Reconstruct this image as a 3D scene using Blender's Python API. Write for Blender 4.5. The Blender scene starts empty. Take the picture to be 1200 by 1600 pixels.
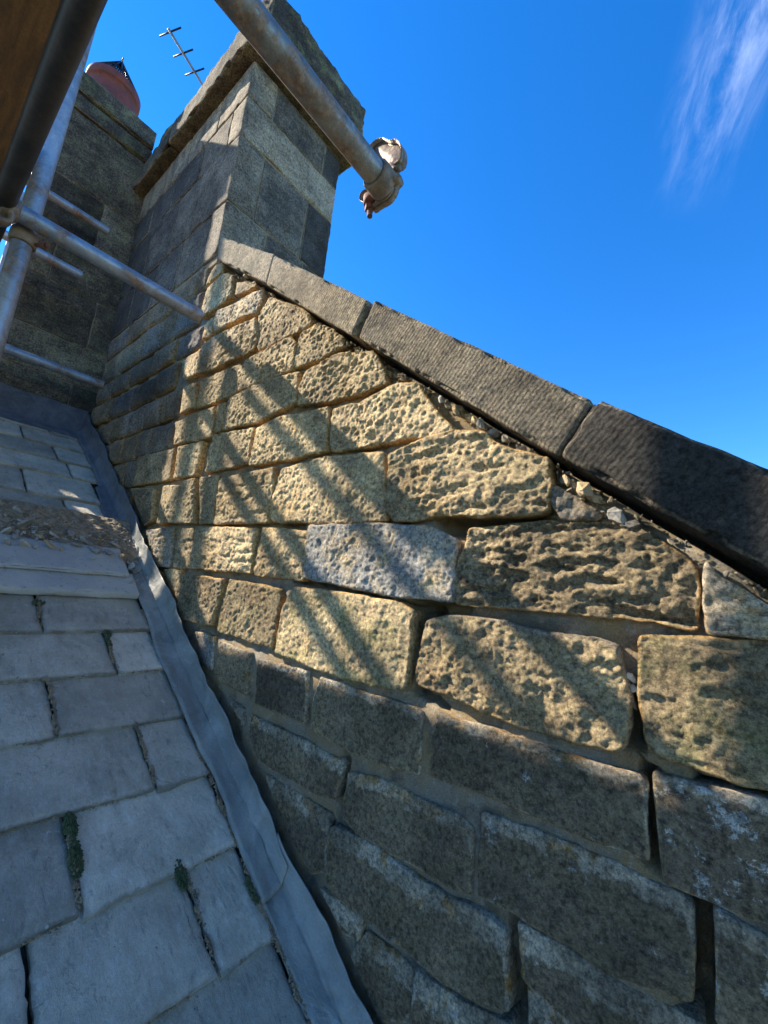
import bpy, math, random
import numpy as np
from mathutils import Vector, Matrix
PI = math.pi
random.seed(7)
sc = bpy.context.scene
col = sc.collection

# ------------------------------------------------------------------ camera
# rows: the place's X (along the gable, downhill), Y (through the wall), Z (up) seen from the camera (right, down, forward)
CM = np.array([[0.77372308, -0.03359114, -0.63263277],
               [0.62532247, 0.20065519, 0.75412817],
               [0.10160902, -0.97908586, 0.17625685]])
FPX = 655.28
cam = bpy.data.cameras.new('camera'); camo = bpy.data.objects.new('camera', cam); col.objects.link(camo)
cam.sensor_fit = 'VERTICAL'; cam.sensor_height = 36; cam.sensor_width = 27
cam.lens = FPX / 1600 * 36; cam.clip_start = 0.02; cam.clip_end = 3000
r_, d_, f_ = CM[:, 0], CM[:, 1], CM[:, 2]
mw = Matrix.Identity(4)
for i in range(3):
    mw[i][0] = r_[i]; mw[i][1] = -d_[i]; mw[i][2] = -f_[i]
camo.matrix_world = mw
sc.camera = camo

# ------------------------------------------------------------------ light
SUN = Vector((-2.6, -1.0, 2.03)).normalized()          # towards the sun
elev = math.asin(SUN.z); rot = math.atan2(SUN.x, SUN.y)
w = bpy.data.worlds.new('World'); sc.world = w; w.use_nodes = True
wt = w.node_tree; wt.nodes.clear()
def N(t, typ, **k):
    n = t.nodes.new(typ)
    for a, b in k.items():
        if a in n.bl_rna.properties: setattr(n, a, b)
    return n
sky = N(wt, 'ShaderNodeTexSky', sky_type='NISHITA'); sky.sun_disc = False
sky.sun_elevation = elev; sky.sun_rotation = rot
sky.altitude = 300; sky.air_density = 0.9; sky.dust_density = 0.0; sky.ozone_density = 4.0
hs = N(wt, 'ShaderNodeHueSaturation'); hs.inputs['Saturation'].default_value = 1.30; hs.inputs['Hue'].default_value = 0.506
bg = N(wt, 'ShaderNodeBackground'); bg.inputs['Strength'].default_value = 0.13
out = N(wt, 'ShaderNodeOutputWorld')
# thin cirrus: one steep streaky wisp, in sky directions
tc = N(wt, 'ShaderNodeTexCoord'); L = wt.links.new
cC = Vector((0.040, 0.605, 0.795)).normalized()            # middle of the wisp
cV = Vector((-0.05, 0.085, -0.07)); cV = (cV - cC * cV.dot(cC)).normalized()   # along it
cA = cC.cross(cV).normalized()                             # across it
def wdot(v):
    n = N(wt, 'ShaderNodeVectorMath', operation='DOT_PRODUCT'); n.inputs[1].default_value = v; L(tc.outputs['Generated'], n.inputs[0]); return n.outputs['Value']
def wmath(op, a, b_=0.0):
    n = N(wt, 'ShaderNodeMath', operation=op)
    for q, v in enumerate((a, b_)):
        if isinstance(v, float): n.inputs[q].default_value = v
        else: L(v, n.inputs[q])
    return n.outputs[0]
def wramp(v, a, b_):
    n = N(wt, 'ShaderNodeMapRange', interpolation_type='SMOOTHSTEP'); n.inputs['From Min'].default_value = a; n.inputs['From Max'].default_value = b_; L(v, n.inputs['Value']); return n.outputs[0]
dv, da, dc = wdot(cV), wdot(cA), wdot(cC)
cx = N(wt, 'ShaderNodeCombineXYZ'); L(wmath('MULTIPLY', dv, 7.0), cx.inputs[0]); L(wmath('MULTIPLY', da, 24.0), cx.inputs[1])
nz = N(wt, 'ShaderNodeTexNoise'); nz.inputs['Scale'].default_value = 1.0; nz.inputs['Detail'].default_value = 10; nz.inputs['Roughness'].default_value = 0.66; nz.inputs['Distortion'].default_value = 0.35
L(cx.outputs[0], nz.inputs['Vector'])
ma = wramp(wmath('ABSOLUTE', da), 0.085, 0.0); mv = wramp(wmath('ABSOLUTE', dv), 0.22, 0.03); mc = wramp(dc, 0.9, 0.95)
mk = wmath('MULTIPLY', wmath('MULTIPLY', ma, mv), wmath('MULTIPLY', mc, wramp(nz.outputs['Fac'], 0.36, 0.78)))
mx = N(wt, 'ShaderNodeMix', data_type='RGBA'); mx.inputs['B'].default_value = (6.5, 7.2, 8.4, 1)
L(sky.outputs[0], hs.inputs['Color']); L(hs.outputs[0], mx.inputs['A']); L(wmath('MULTIPLY', mk, 0.20), mx.inputs['Factor'])
L(mx.outputs['Result'], bg.inputs['Color']); L(bg.outputs[0], out.inputs['Surface'])

sl = bpy.data.lights.new('sun', 'SUN'); sl.energy = 5.0; sl.angle = math.radians(0.53); sl.color = (1.0, 0.90, 0.75)
so = bpy.data.objects.new('sun', sl); col.objects.link(so)
so.rotation_euler = SUN.to_track_quat('Z', 'Y').to_euler(); so.location = (-4, -3, 6)
sc.view_settings.view_transform = 'Standard'; sc.view_settings.look = 'None'
sc.view_settings.gamma = 1; sc.view_settings.exposure = 1.54; sc.view_settings.use_curve_mapping = False

# ------------------------------------------------------------------ sight lines: from a picture point to the plane it lies on
def ray(px, py): return CM @ np.array([px - 600, py - 800, FPX])
def wall_at(px, py, Y=0.9):
    r = ray(px, py); k = Y / r[1]; return (r[0] * k, r[2] * k)

# ------------------------------------------------------------------ noise
def _h(ix, iy, iz, s):
    h = (ix.astype(np.int64) * 374761393 + iy.astype(np.int64) * 668265263 + iz.astype(np.int64) * 2147483647 + s * 974634777) & 0xffffffff
    h = ((h ^ (h >> 13)) * 1274126177) & 0xffffffff
    h = ((h ^ (h >> 16)) * 2246822519) & 0xffffffff
    return ((h ^ (h >> 15)) & 0xffffff) / float(0xffffff)
def vn(p, s=0):
    i = np.floor(p).astype(np.int64); f = p - i; f = f * f * (3 - 2 * f)
    r = 0
    for dx in (0, 1):
        for dy in (0, 1):
            for dz in (0, 1):
                wgt = (f[:, 0] if dx else 1 - f[:, 0]) * (f[:, 1] if dy else 1 - f[:, 1]) * (f[:, 2] if dz else 1 - f[:, 2])
                r = r + wgt * _h(i[:, 0] + dx, i[:, 1] + dy, i[:, 2] + dz, s)
    return r * 2 - 1
def fbm(p, s=0, o=4, g=0.5):
    a = 1.0; r = 0; t = 0
    for k in range(o):
        r = r + a * vn(p * (2.03 ** k) + 11.3 * k, s + k); t += a; a *= g
    return r / t
def pits(p2, s, ax=1.0, jit=0.9):
    """jittered cell pits in 2D: 1 at a pit's centre falling to 0"""
    q = p2 * np.array([1 / ax, 1.0]); c = np.floor(q).astype(np.int64); best = np.zeros(len(q))
    z = np.zeros(len(q), dtype=np.int64)
    for dx in (-1, 0, 1):
        for dy in (-1, 0, 1):
            cx, cy = c[:, 0] + dx, c[:, 1] + dy
            jx = 0.5 + jit * (_h(cx, cy, z, s) - 0.5); jy = 0.5 + jit * (_h(cx, cy, z + 1, s) - 0.5)
            rr = 0.22 + 0.32 * _h(cx, cy, z + 2, s)
            dd = np.hypot(q[:, 0] - cx - jx, q[:, 1] - cy - jy) / rr
            amp = 0.15 + 0.85 * _h(cx, cy, z + 3, s) ** 1.5
            best = np.maximum(best, np.clip((1 - dd) * 2.2, 0, 1) * amp)
    return best

# ------------------------------------------------------------------ objects
def tag(o, label=None, cat=None, group=None, kind=None):
    if label: o['label'] = label
    if cat: o['category'] = cat
    if group: o['group'] = group
    if kind: o['kind'] = kind
    return o
def thing(name, loc, label, cat, group=None):
    o = bpy.data.objects.new(name, None); o.empty_display_size = 0.1
    o.location = loc; col.objects.link(o)
    return tag(o, label, cat, group)
def adopt(o, parent):
    o.parent = parent
    if parent is not None:
        pl = Vector(parent.location); q = parent.parent
        while q is not None: pl += Vector(q.location); q = q.parent
        o.matrix_parent_inverse = Matrix.Translation(-pl)
def mesh(name, V, F, mat, parent=None, attrs=None, smooth=True, props=None, sharp=None):
    me = bpy.data.meshes.new(name)
    me.from_pydata([tuple(map(float, v)) for v in V] if not isinstance(V, np.ndarray) else V.tolist(), [], F)
    me.materials.append(mat)
    if attrs:
        for k, a in attrs.items():
            at = me.attributes.new(k, 'FLOAT', 'POINT'); at.data.foreach_set('value', np.asarray(a, dtype=np.float32))
    if smooth: me.polygons.foreach_set('use_smooth', [True] * len(me.polygons))
    o = bpy.data.objects.new(name, me); col.objects.link(o)
    if smooth and sharp:
        me.set_sharp_from_angle(angle=math.radians(sharp))
    if parent is not None: adopt(o, parent)
    if props:
        for k, a in props.items(): o[k] = a
    return o

# ------------------------------------------------------------------ materials
def new_mat(name):
    m = bpy.data.materials.new(name); m.use_nodes = True; t = m.node_tree; t.nodes.clear()
    b = t.nodes.new('ShaderNodeBsdfPrincipled'); o = t.nodes.new('ShaderNodeOutputMaterial')
    t.links.new(b.outputs[0], o.inputs[0])
    return m, t, b
class G:
    """small node-graph writer"""
    def __init__(s, t): s.t = t; s.pos = None
    def P(s):
        if s.pos is None:
            g = s.t.nodes.new('ShaderNodeNewGeometry'); s.pos = g.outputs['Position']
        return s.pos
    def lk(s, v, sock):
        if hasattr(v, 'is_linked') or hasattr(v, 'links'): s.t.links.new(v, sock)
        else: sock.default_value = v
    def noise(s, scale, detail=4, rough=0.55, dist=0.0, vec=None, out='Fac'):
        n = s.t.nodes.new('ShaderNodeTexNoise'); n.inputs['Scale'].default_value = scale; n.inputs['Detail'].default_value = detail
        n.inputs['Roughness'].default_value = rough; n.inputs['Distortion'].default_value = dist
        s.t.links.new(vec or s.P(), n.inputs['Vector']); return n.outputs[out]
    def map(s, scale=(1, 1, 1), rot=(0, 0, 0), loc=(0, 0, 0), vec=None):
        n = s.t.nodes.new('ShaderNodeMapping'); n.inputs['Scale'].default_value = scale; n.inputs['Rotation'].default_value = rot; n.inputs['Location'].default_value = loc
        s.t.links.new(vec or s.P(), n.inputs['Vector']); return n.outputs[0]
    def math(s, op, a, b=0.0, clamp=False):
        n = s.t.nodes.new('ShaderNodeMath'); n.operation = op; n.use_clamp = clamp
        s.lk(a, n.inputs[0]); s.lk(b, n.inputs[1]); return n.outputs[0]
    def ramp(s, v, lo, hi, a=0.0, b=1.0, smooth=True):
        n = s.t.nodes.new('ShaderNodeMapRange'); n.interpolation_type = 'SMOOTHSTEP' if smooth else 'LINEAR'
        s.lk(v, n.inputs['Value']); s.lk(lo, n.inputs['From Min']); s.lk(hi, n.inputs['From Max'])
        n.inputs['To Min'].default_value = a; n.inputs['To Max'].default_value = b; return n.outputs[0]
    def mix(s, f, a, b, mode='MIX'):
        n = s.t.nodes.new('ShaderNodeMix'); n.data_type = 'RGBA'; n.blend_type = mode
        s.lk(f, n.inputs[0]); 
        for v, k in ((a, 6), (b, 7)):
            if isinstance(v, tuple): n.inputs[k].default_value = (*v, 1) if len(v) == 3 else v
            else: s.t.links.new(v, n.inputs[k])
        return n.outputs[2]
    def mul(s, c, v):
        n = s.t.nodes.new('ShaderNodeVectorMath'); n.operation = 'SCALE'
        s.t.links.new(c, n.inputs[0]); s.lk(v, n.inputs['Scale']); return n.outputs[0]
    def attr(s, name, typ='GEOMETRY', out='Fac'):
        n = s.t.nodes.new('ShaderNodeAttribute'); n.attribute_type = typ; n.attribute_name = name; return n.outputs[out]
    def rnd(s):
        n = s.t.nodes.new('ShaderNodeObjectInfo'); return n.outputs['Random']
    def voro(s, scale, feature='F1', vec=None, out='Distance', rnd=1.0):
        n = s.t.nodes.new('ShaderNodeTexVoronoi'); n.feature = feature; n.inputs['Scale'].default_value = scale; n.inputs['Randomness'].default_value = rnd
        s.t.links.new(vec or s.P(), n.inputs['Vector']); return n.outputs[out]
    def bump(s, h, dist, strength=1.0, normal=None):
        n = s.t.nodes.new('ShaderNodeBump'); n.inputs['Distance'].default_value = dist; n.inputs['Strength'].default_value = strength
        s.lk(h, n.inputs['Height'])
        if normal is not None: s.t.links.new(normal, n.inputs['Normal'])
        return n.outputs[0]

def sandstone(name, clean, weath, ochre, soot, grain=0.75, bump1=0.007, bump2=0.0065, tool=False, streak=0.0):
    m, t, b = new_mat(name); g = G(t)
    n1 = g.noise(5.0, 6, 0.6, 0.3); n2 = g.noise(14.0, 6, 0.65, 0.2, vec=g.map((1, 1, 2.2), loc=(3, 1, 7))); n3 = g.noise(340, 3, 0.75); n4 = g.noise(70, 5, 0.7)
    c = g.mix(g.ramp(n2, 0.38, 0.58), weath, clean)
    c = g.mix(g.math('MULTIPLY', g.ramp(n1, 0.5, 0.72), 0.55), c, ochre)
    # raw yellow arrises
    e = g.attr('edge'); ev = g.ramp(g.math('ADD', e, g.math('MULTIPLY', g.math('SUBTRACT', n4, 0.5), 1.2)), 0.35, 0.95)
    c = g.mix(g.math('MULTIPLY', ev, g.attr('raw', 'OBJECT')), c, ochre)
    # soot crust
    sp = g.attr('soot', 'OBJECT')
    s1 = g.math('ADD', g.math('MULTIPLY', n2, 0.40), g.math('MULTIPLY', n1, 0.25)); s1 = g.math('ADD', s1, g.math('MULTIPLY', n4, 0.45))
    th = g.ramp(sp, 0.0, 1.0, 0.86, 0.26, False)
    k = g.ramp(s1, g.math('SUBTRACT', th, 0.13), g.math('ADD', th, 0.13))
    k = g.math('MULTIPLY', k, g.ramp(e, 0.25, 0.9, 1.0, 0.35))
    if streak:
        k = g.math('MAXIMUM', k, g.math('MULTIPLY', g.ramp(g.noise(3.2, 6, 0.65, 0.4, vec=g.map((2.2, 2.2, 0.55))), 0.46, 0.66), streak))
    c = g.mix(k, c, soot)
    # algae: olive tint
    c = g.mix(g.math('MULTIPLY', g.attr('green', 'OBJECT'), g.ramp(g.noise(9, 5, 0.6, vec=g.map(loc=(9, 2, 4))), 0.42, 0.68)), c, (0.31, 0.285, 0.12))
    # grey-blue lime bloom on some stones
    c = g.mix(g.math('MULTIPLY', g.attr('grey', 'OBJECT'), g.ramp(g.noise(11, 6, 0.7, vec=g.map(loc=(2, 8, 1))), 0.28, 0.6)), c, (0.33, 0.34, 0.335))
    # lime mortar smeared over arrises
    sm = g.attr('smear'); smv = g.ramp(g.math('ADD', sm, g.math('MULTIPLY', g.math('SUBTRACT', g.noise(26, 7, 0.7), 0.5), 1.1)), 0.38, 0.52)
    smc = g.mix(g.ramp(g.noise(18, 5, 0.6), 0.5, 0.64), (0.72, 0.60, 0.43), (0.62, 0.36, 0.12))
    smc = g.mix(g.ramp(g.noise(8, 4, 0.6, vec=g.map(loc=(4, 4, 9))), 0.35, 0.65), (0.36, 0.29, 0.195), smc)
    c = g.mix(smv, c, smc)
    # crustose lichen
    lv = g.ramp(g.math('ADD', g.noise(24, 2, 0.5, vec=g.map(loc=(7, 7, 7))), g.math('MULTIPLY', g.noise(120, 4, 0.8), 0.75)), g.ramp(g.attr('lichen', 'OBJECT'), 0, 1, 1.22, 0.93, False), g.ramp(g.attr('lichen', 'OBJECT'), 0, 1, 1.25, 0.97, False))
    c = g.mix(lv, c, (0.56, 0.54, 0.47))
    n5 = g.noise(125, 6, 0.9); gr = g.ramp(n5, 0.3, 0.7, 1 - grain, 1 + grain, False)
    c = g.mul(c, gr); c = g.mul(c, g.ramp(g.noise(85, 7, 0.8, vec=g.map(loc=(1, 9, 3))), 0.38, 0.56, 0.44, 1.10)); c = g.mul(c, g.ramp(g.noise(3.5, 4, 0.6, vec=g.map(loc=(6, 1, 2))), 0.32, 0.68, 0.68, 1.30)); c = g.mul(c, g.ramp(n4, 0.3, 0.7, 0.78, 1.2, False))
    c = g.mul(c, g.ramp(g.rnd(), 0, 1, 0.78, 1.2, False))
    t.links.new(c, b.inputs['Base Color']); b.inputs['Roughness'].default_value = 0.93; b.inputs['Specular IOR Level'].default_value = 0.25
    h = n4
    nb = g.bump(g.math('ADD', g.noise(42, 8, 0.78), g.math('MULTIPLY', smv, 0.15)), bump1)
    if tool:
        wv = t.nodes.new('ShaderNodeTexWave'); wv.inputs['Scale'].default_value = 27; wv.inputs['Distortion'].default_value = 4.5; wv.inputs['Detail'].default_value = 5; wv.inputs['Detail Scale'].default_value = 2.2; wv.inputs['Detail Roughness'].default_value = 0.7
        t.links.new(g.map((1, 0.3, 1), rot=(0, math.radians(-38 + 0), 0)), wv.inputs['Vector'])
        nb = g.bump(g.math('MULTIPLY', wv.outputs['Fac'], g.ramp(g.noise(7, 3), 0.3, 0.6, 0.45, 1.0)), 0.010, 1.0, nb)
    nb = g.bump(n5, bump2, 1.0, nb)
    t.links.new(nb, b.inputs['Normal'])
    return m
M = {}
M['stone'] = sandstone('weathered_sandstone', (0.68, 0.52, 0.285), (0.46, 0.345, 0.20), (0.60, 0.36, 0.13), (0.095, 0.074, 0.048))
M['stone_dark'] = sandstone('sooty_sandstone', (0.56, 0.42, 0.24), (0.40, 0.305, 0.185), (0.58, 0.34, 0.11), (0.235, 0.178, 0.115), bump1=0.011, bump2=0.009)
M['coping'] = sandstone('coping_sandstone', (0.50, 0.41, 0.27), (0.35, 0.29, 0.20), (0.46, 0.34, 0.19), (0.088, 0.079, 0.066), bump1=0.006, bump2=0.005, tool=True)
M['ashlar'] = sandstone('chimney_sandstone', (0.50, 0.395, 0.245), (0.30, 0.235, 0.15), (0.42, 0.27, 0.11), (0.075, 0.06, 0.043), bump1=0.007, bump2=0.005, streak=0.7)

def mortar_mat():
    m, t, b = new_mat('lime_mortar'); g = G(t)
    n1 = g.noise(7, 6, 0.65); n2 = g.noise(50, 5, 0.7); n3 = g.noise(300, 3, 0.8)
    c = g.mix(g.ramp(n1, 0.35, 0.65), (0.44, 0.31, 0.155), (0.38, 0.33, 0.25)); c = g.mix(g.ramp(n2, 0.52, 0.72), c, (0.50, 0.44, 0.34))
    c = g.mix(g.math('MULTIPLY', g.ramp(g.noise(12, 5, 0.6, vec=g.map(loc=(5, 5, 5))), 0.5, 0.66), 0.6), c, (0.09, 0.08, 0.065))
    c = g.mul(c, g.ramp(n3, 0.3, 0.7, 0.65, 1.3, False))
    t.links.new(c, b.inputs['Base Color']); b.inputs['Roughness'].default_value = 0.95; b.inputs['Specular IOR Level'].default_value = 0.2
    nb = g.bump(n2, 0.016); nb = g.bump(g.noise(120, 6, 0.9), 0.008, 1.0, nb); t.links.new(nb, b.inputs['Normal']); return m
M['mortar'] = mortar_mat()

def slate_mat():
    m, t, b = new_mat('grey_stone_slate'); g = G(t)
    r = g.rnd()
    v = t.nodes.new('ShaderNodeCombineXYZ'); t.links.new(g.math('MULTIPLY', r, 37.0), v.inputs[0]); t.links.new(g.math('MULTIPLY', r, 11.0), v.inputs[1])
    ad = t.nodes.new('ShaderNodeVectorMath'); t.links.new(g.P(), ad.inputs[0]); t.links.new(v.outputs[0], ad.inputs[1]); pv = ad.outputs[0]
    n1 = g.noise(6, 6, 0.65, 0.6, vec=pv); n2 = g.noise(30, 7, 0.75, 0.3, vec=g.map((0.45, 1.6, 1), rot=(0, 0, 0.35), vec=pv)); n3 = g.noise(420, 3, 0.8); n4 = g.noise(95, 5, 0.75, vec=pv)
    c = g.mix(g.ramp(n1, 0.34, 0.66), (0.38, 0.345, 0.27), (0.54, 0.485, 0.38))
    c = g.mix(g.math('MULTIPLY', g.ramp(n2, 0.5, 0.7), 0.6), c, (0.58, 0.56, 0.51))
    c = g.mix(g.math('MULTIPLY', g.ramp(n2, 0.46, 0.34), 0.55), c, (0.15, 0.155, 0.155))
    c = g.mix(g.math('MULTIPLY', g.ramp(g.noise(4.5, 5, 0.6, vec=g.map(loc=(3, 6, 2))), 0.5, 0.7), 0.5), c, (0.28, 0.265, 0.20))
    # dirt and pale mortar dust gathers along the slate's edges
    e = g.attr('edge'); k = g.ramp(g.math('ADD', e, g.math('MULTIPLY', g.math('SUBTRACT', n4, 0.5), 1.6)), 0.5, 1.0)
    c = g.mix(g.math('MULTIPLY', k, 0.6), c, g.mix(g.ramp(n1, 0.4, 0.6), (0.10, 0.095, 0.075), (0.30, 0.29, 0.25)))
    c = g.mul(c, g.ramp(n3, 0.3, 0.7, 0.82, 1.18, False)); c = g.mul(c, g.ramp(n4, 0.3, 0.7, 0.86, 1.14, False)); c = g.mul(c, g.ramp(r, 0, 1, 0.74, 1.2, False))
    sp = g.ramp(g.noise(34, 3, 0.6, vec=g.map(loc=(8, 3, 3))), 0.68, 0.72); c = g.mix(g.math('MULTIPLY', sp, 0.7), c, (0.52, 0.50, 0.43))
    sp2 = g.ramp(g.noise(26, 5, 0.8, vec=g.map(loc=(1, 5, 7))), 0.66, 0.70); c = g.mix(g.math('MULTIPLY', sp2, 0.75), c, (0.07, 0.07, 0.055))
    c = g.mix(g.math('MULTIPLY', g.ramp(g.noise(3.2, 5, 0.65, vec=g.map((0.5, 2.2, 1), rot=(0, 0, 0.2), loc=(5, 5, 5))), 0.54, 0.68), 0.45), c, (0.30, 0.25, 0.165))
    t.links.new(c, b.inputs['Base Color']); t.links.new(g.ramp(n4, 0.3, 0.7, 0.55, 0.8), b.inputs['Roughness']); b.inputs['Specular IOR Level'].default_value = 0.4
    ly = g.noise(2.6, 8, 0.6, 0.4, vec=g.map((1, 1, 1), loc=(4, 8, 1), vec=pv))
    st = g.math('ADD', g.ramp(ly, 0.40, 0.425), g.ramp(ly, 0.60, 0.62))
    nb = g.bump(st, 0.002, 0.7); nb = g.bump(n2, 0.0035, 0.8, nb); nb = g.bump(n4, 0.0022, 0.8, nb); nb = g.bump(n3, 0.0006, 0.8, nb); t.links.new(nb, b.inputs['Normal']); return m
M['slate'] = slate_mat()

def slab_mat():
    m, t, b = new_mat('pale_sandstone_slab'); g = G(t)
    n1 = g.noise(5, 6, 0.65, 0.4); n2 = g.noise(40, 6, 0.75); n3 = g.noise(350, 3, 0.8)
    c = g.mix(g.ramp(n1, 0.35, 0.65), (0.36, 0.36, 0.34), (0.46, 0.44, 0.39)); c = g.mix(g.ramp(n2, 0.55, 0.75), c, (0.17, 0.17, 0.155))
    c = g.mul(c, g.ramp(n3, 0.3, 0.7, 0.82, 1.18, False))
    t.links.new(c, b.inputs['Base Color']); b.inputs['Roughness'].default_value = 0.85
    nb = g.bump(n2, 0.004); nb = g.bump(n3, 0.001, 0.8, nb); t.links.new(nb, b.inputs['Normal']); return m
M['slab'] = slab_mat()

def lead_mat():
    m, t, b = new_mat('oxidised_lead'); g = G(t)
    n1 = g.noise(5, 6, 0.6, 1.0); n2 = g.noise(30, 6, 0.7, 0.4, vec=g.map((0.5, 2, 1.4))); n3 = g.noise(200, 4, 0.75)
    c = g.mix(g.ramp(n1, 0.35, 0.68), (0.19, 0.19, 0.17), (0.31, 0.305, 0.27)); c = g.mix(g.math('MULTIPLY', g.ramp(n2, 0.55, 0.72), 0.6), c, (0.36, 0.40, 0.42))
    c = g.mix(g.math('MULTIPLY', g.ramp(g.noise(9, 5, 0.7, vec=g.map(loc=(2, 2, 2))), 0.55, 0.7), 0.5), c, (0.16, 0.15, 0.11))
    c = g.mul(c, g.ramp(n3, 0.3, 0.7, 0.88, 1.12, False))
    t.links.new(c, b.inputs['Base Color']); b.inputs['Metallic'].default_value = 0.1; t.links.new(g.ramp(n2, 0.3, 0.7, 0.58, 0.8), b.inputs['Roughness'])
    nb = g.bump(n1, 0.016, 0.8); nb = g.bump(n2, 0.004, 0.8, nb); nb = g.bump(n3, 0.0006, 0.7, nb); t.links.new(nb, b.inputs['Normal']); return m
M['lead'] = lead_mat()

def galv_mat(name, base, dark, rust=0.15):
    m, t, b = new_mat(name); g = G(t)
    n1 = g.noise(9, 6, 0.65, 0.5); n2 = g.noise(55, 5, 0.7); n3 = g.noise(260, 3, 0.8)
    c = g.mix(g.ramp(n1, 0.35, 0.65), base, dark); c = g.mix(g.math('MULTIPLY', g.ramp(n2, 0.52, 0.68), 0.5), c, (0.55, 0.56, 0.56))
    rk = g.math('MULTIPLY', g.ramp(g.math('ADD', n1, g.math('MULTIPLY', n2, 0.4)), 0.80 - rust, 0.90 - rust), 0.85)
    c = g.mix(rk, c, g.mix(g.ramp(n2, 0.4, 0.6), (0.16, 0.07, 0.03), (0.30, 0.20, 0.13)))
    c = g.mul(c, g.ramp(n3, 0.3, 0.7, 0.85, 1.15, False))
    t.links.new(c, b.inputs['Base Color']); t.links.new(g.ramp(rk, 0, 1, 0.55, 0.0), b.inputs['Metallic']); t.links.new(g.ramp(n2, 0.3, 0.7, 0.38, 0.62), b.inputs['Roughness'])
    nb = g.bump(n2, 0.0012, 0.7); nb = g.bump(g.voro(18, vec=g.map((1, 1, 1))), 0.001, 0.4, nb); t.links.new(nb, b.inputs['Normal']); return m
M['galv'] = galv_mat('galvanised_steel', (0.36, 0.39, 0.42), (0.22, 0.245, 0.27), 0.06)
M['galv_old'] = galv_mat('weathered_steel_tube', (0.30, 0.29, 0.265), (0.19, 0.18, 0.165), 0.11)
M['fitting'] = None

def plain(name, c1, c2, scale, rough=0.8, bump=0.002, metal=0.0, stretch=(1, 1, 1)):
    m, t, b = new_mat(name); g = G(t)
    n = g.noise(scale, 6, 0.7, 0.4, vec=g.map(stretch)); n3 = g.noise(scale * 14, 3, 0.8)
    c = g.mix(g.ramp(n, 0.35, 0.65), c1, c2); c = g.mul(c, g.ramp(n3, 0.3, 0.7, 0.78, 1.22, False))
    t.links.new(c, b.inputs['Base Color']); b.inputs['Roughness'].default_value = rough; b.inputs['Metallic'].default_value = metal
    nb = g.bump(n, bump); nb = g.bump(n3, bump * 0.4, 0.8, nb); t.links.new(nb, b.inputs['Normal']); return m
M['wood'] = plain('stained_scaffold_board', (0.26, 0.135, 0.05), (0.15, 0.08, 0.035), 9, 0.8, 0.003, 0, (0.6, 6, 6))
M['lead_dark'] = plain('dark_shaded_lead', (0.085, 0.09, 0.10), (0.15, 0.155, 0.165), 9, 0.6, 0.006, 0.2)  # dark lead for upper sheet and apron, with shade mixed into the colour
M['galv_dark'] = plain('shaded_overhead_tube_steel', (0.075, 0.062, 0.05), (0.042, 0.036, 0.03), 5, 0.42, 0.0006, 0.35)  # the tube's unlit underside is put into this near-black colour
M['fitting'] = plain('scaffold_fitting_steel', (0.33, 0.235, 0.15), (0.17, 0.125, 0.09), 22, 0.6, 0.0015, 0.25)
M['rust'] = plain('rusty_bolt', (0.20, 0.07, 0.035), (0.10, 0.045, 0.03), 60, 0.8, 0.002)
M['terracotta'] = plain('terracotta', (0.26, 0.055, 0.028), (0.15, 0.042, 0.028), 10, 0.65, 0.002)
M['wire'] = plain('dark_wire', (0.015, 0.016, 0.02), (0.03, 0.03, 0.035), 40, 0.5, 0.0005, 0.6)
M['moss'] = plain('dark_moss', (0.035, 0.055, 0.02), (0.09, 0.105, 0.045), 60, 0.95, 0.004)
M['dirt'] = plain('mortar_dust', (0.36, 0.27, 0.165), (0.17, 0.13, 0.085), 34, 0.95, 0.006)
M['flake'] = plain('stone_flakes', (0.36, 0.33, 0.28), (0.20, 0.185, 0.16), 12, 0.9, 0.003)
M['flake_tan'] = plain('ochre_stone_flakes', (0.46, 0.30, 0.14), (0.34, 0.27, 0.17), 14, 0.9, 0.004)
M['flake_pale'] = plain('pale_stone_flakes', (0.50, 0.45, 0.37), (0.32, 0.29, 0.24), 14, 0.9, 0.003)
M['felt'] = plain('roof_underlay', (0.05, 0.048, 0.042), (0.09, 0.085, 0.07), 12, 0.95, 0.004)
M['ground'] = plain('grass_ground', (0.06, 0.09, 0.03), (0.09, 0.085, 0.045), 0.4, 0.95, 0.05)

# ------------------------------------------------------------------ stone face builder
def cut(P, r):
    O = []
    for i in range(len(P)):
        a, b_, c = P[i - 1], P[i], P[(i + 1) % len(P)]
        la, lc = np.hypot(*(a - b_)), np.hypot(*(c - b_)); O += [b_ + (a - b_) * min(r / la, 0.35), b_ + (c - b_) * min(r / lc, 0.35)]
    return np.array(O)
def chaikin(P, n=1, closed=True, q=0.18):
    for _ in range(n):
        A = P; Bn = np.roll(P, -1, axis=0)
        P = np.stack([A * (1 - q) + Bn * q, A * q + Bn * (1 - q)], axis=1).reshape(-1, 2)
    return P
def sdist(Q, P):
    """signed distance of points Q to polygon P (inside positive) and nearest boundary points"""
    best = np.full(len(Q), 1e9); near = np.zeros_like(Q); ins = np.zeros(len(Q), bool)
    for i in range(len(P)):
        a, b_ = P[i], P[(i + 1) % len(P)]
        d = b_ - a; L2 = d @ d + 1e-12
        tt = np.clip(((Q - a) @ d) / L2, 0, 1); c = a + tt[:, None] * d
        dd = np.hypot(*(Q - c).T); k = dd < best; best[k] = dd[k]; near[k] = c[k]
        cond = (a[1] > Q[:, 1]) != (b_[1] > Q[:, 1])
        xi = (b_[0] - a[0]) * (Q[:, 1] - a[1]) / (b_[1] - a[1] + 1e-12) + a[0]
        ins ^= cond & (Q[:, 0] < xi)
    return np.where(ins, best, -best), near
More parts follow.
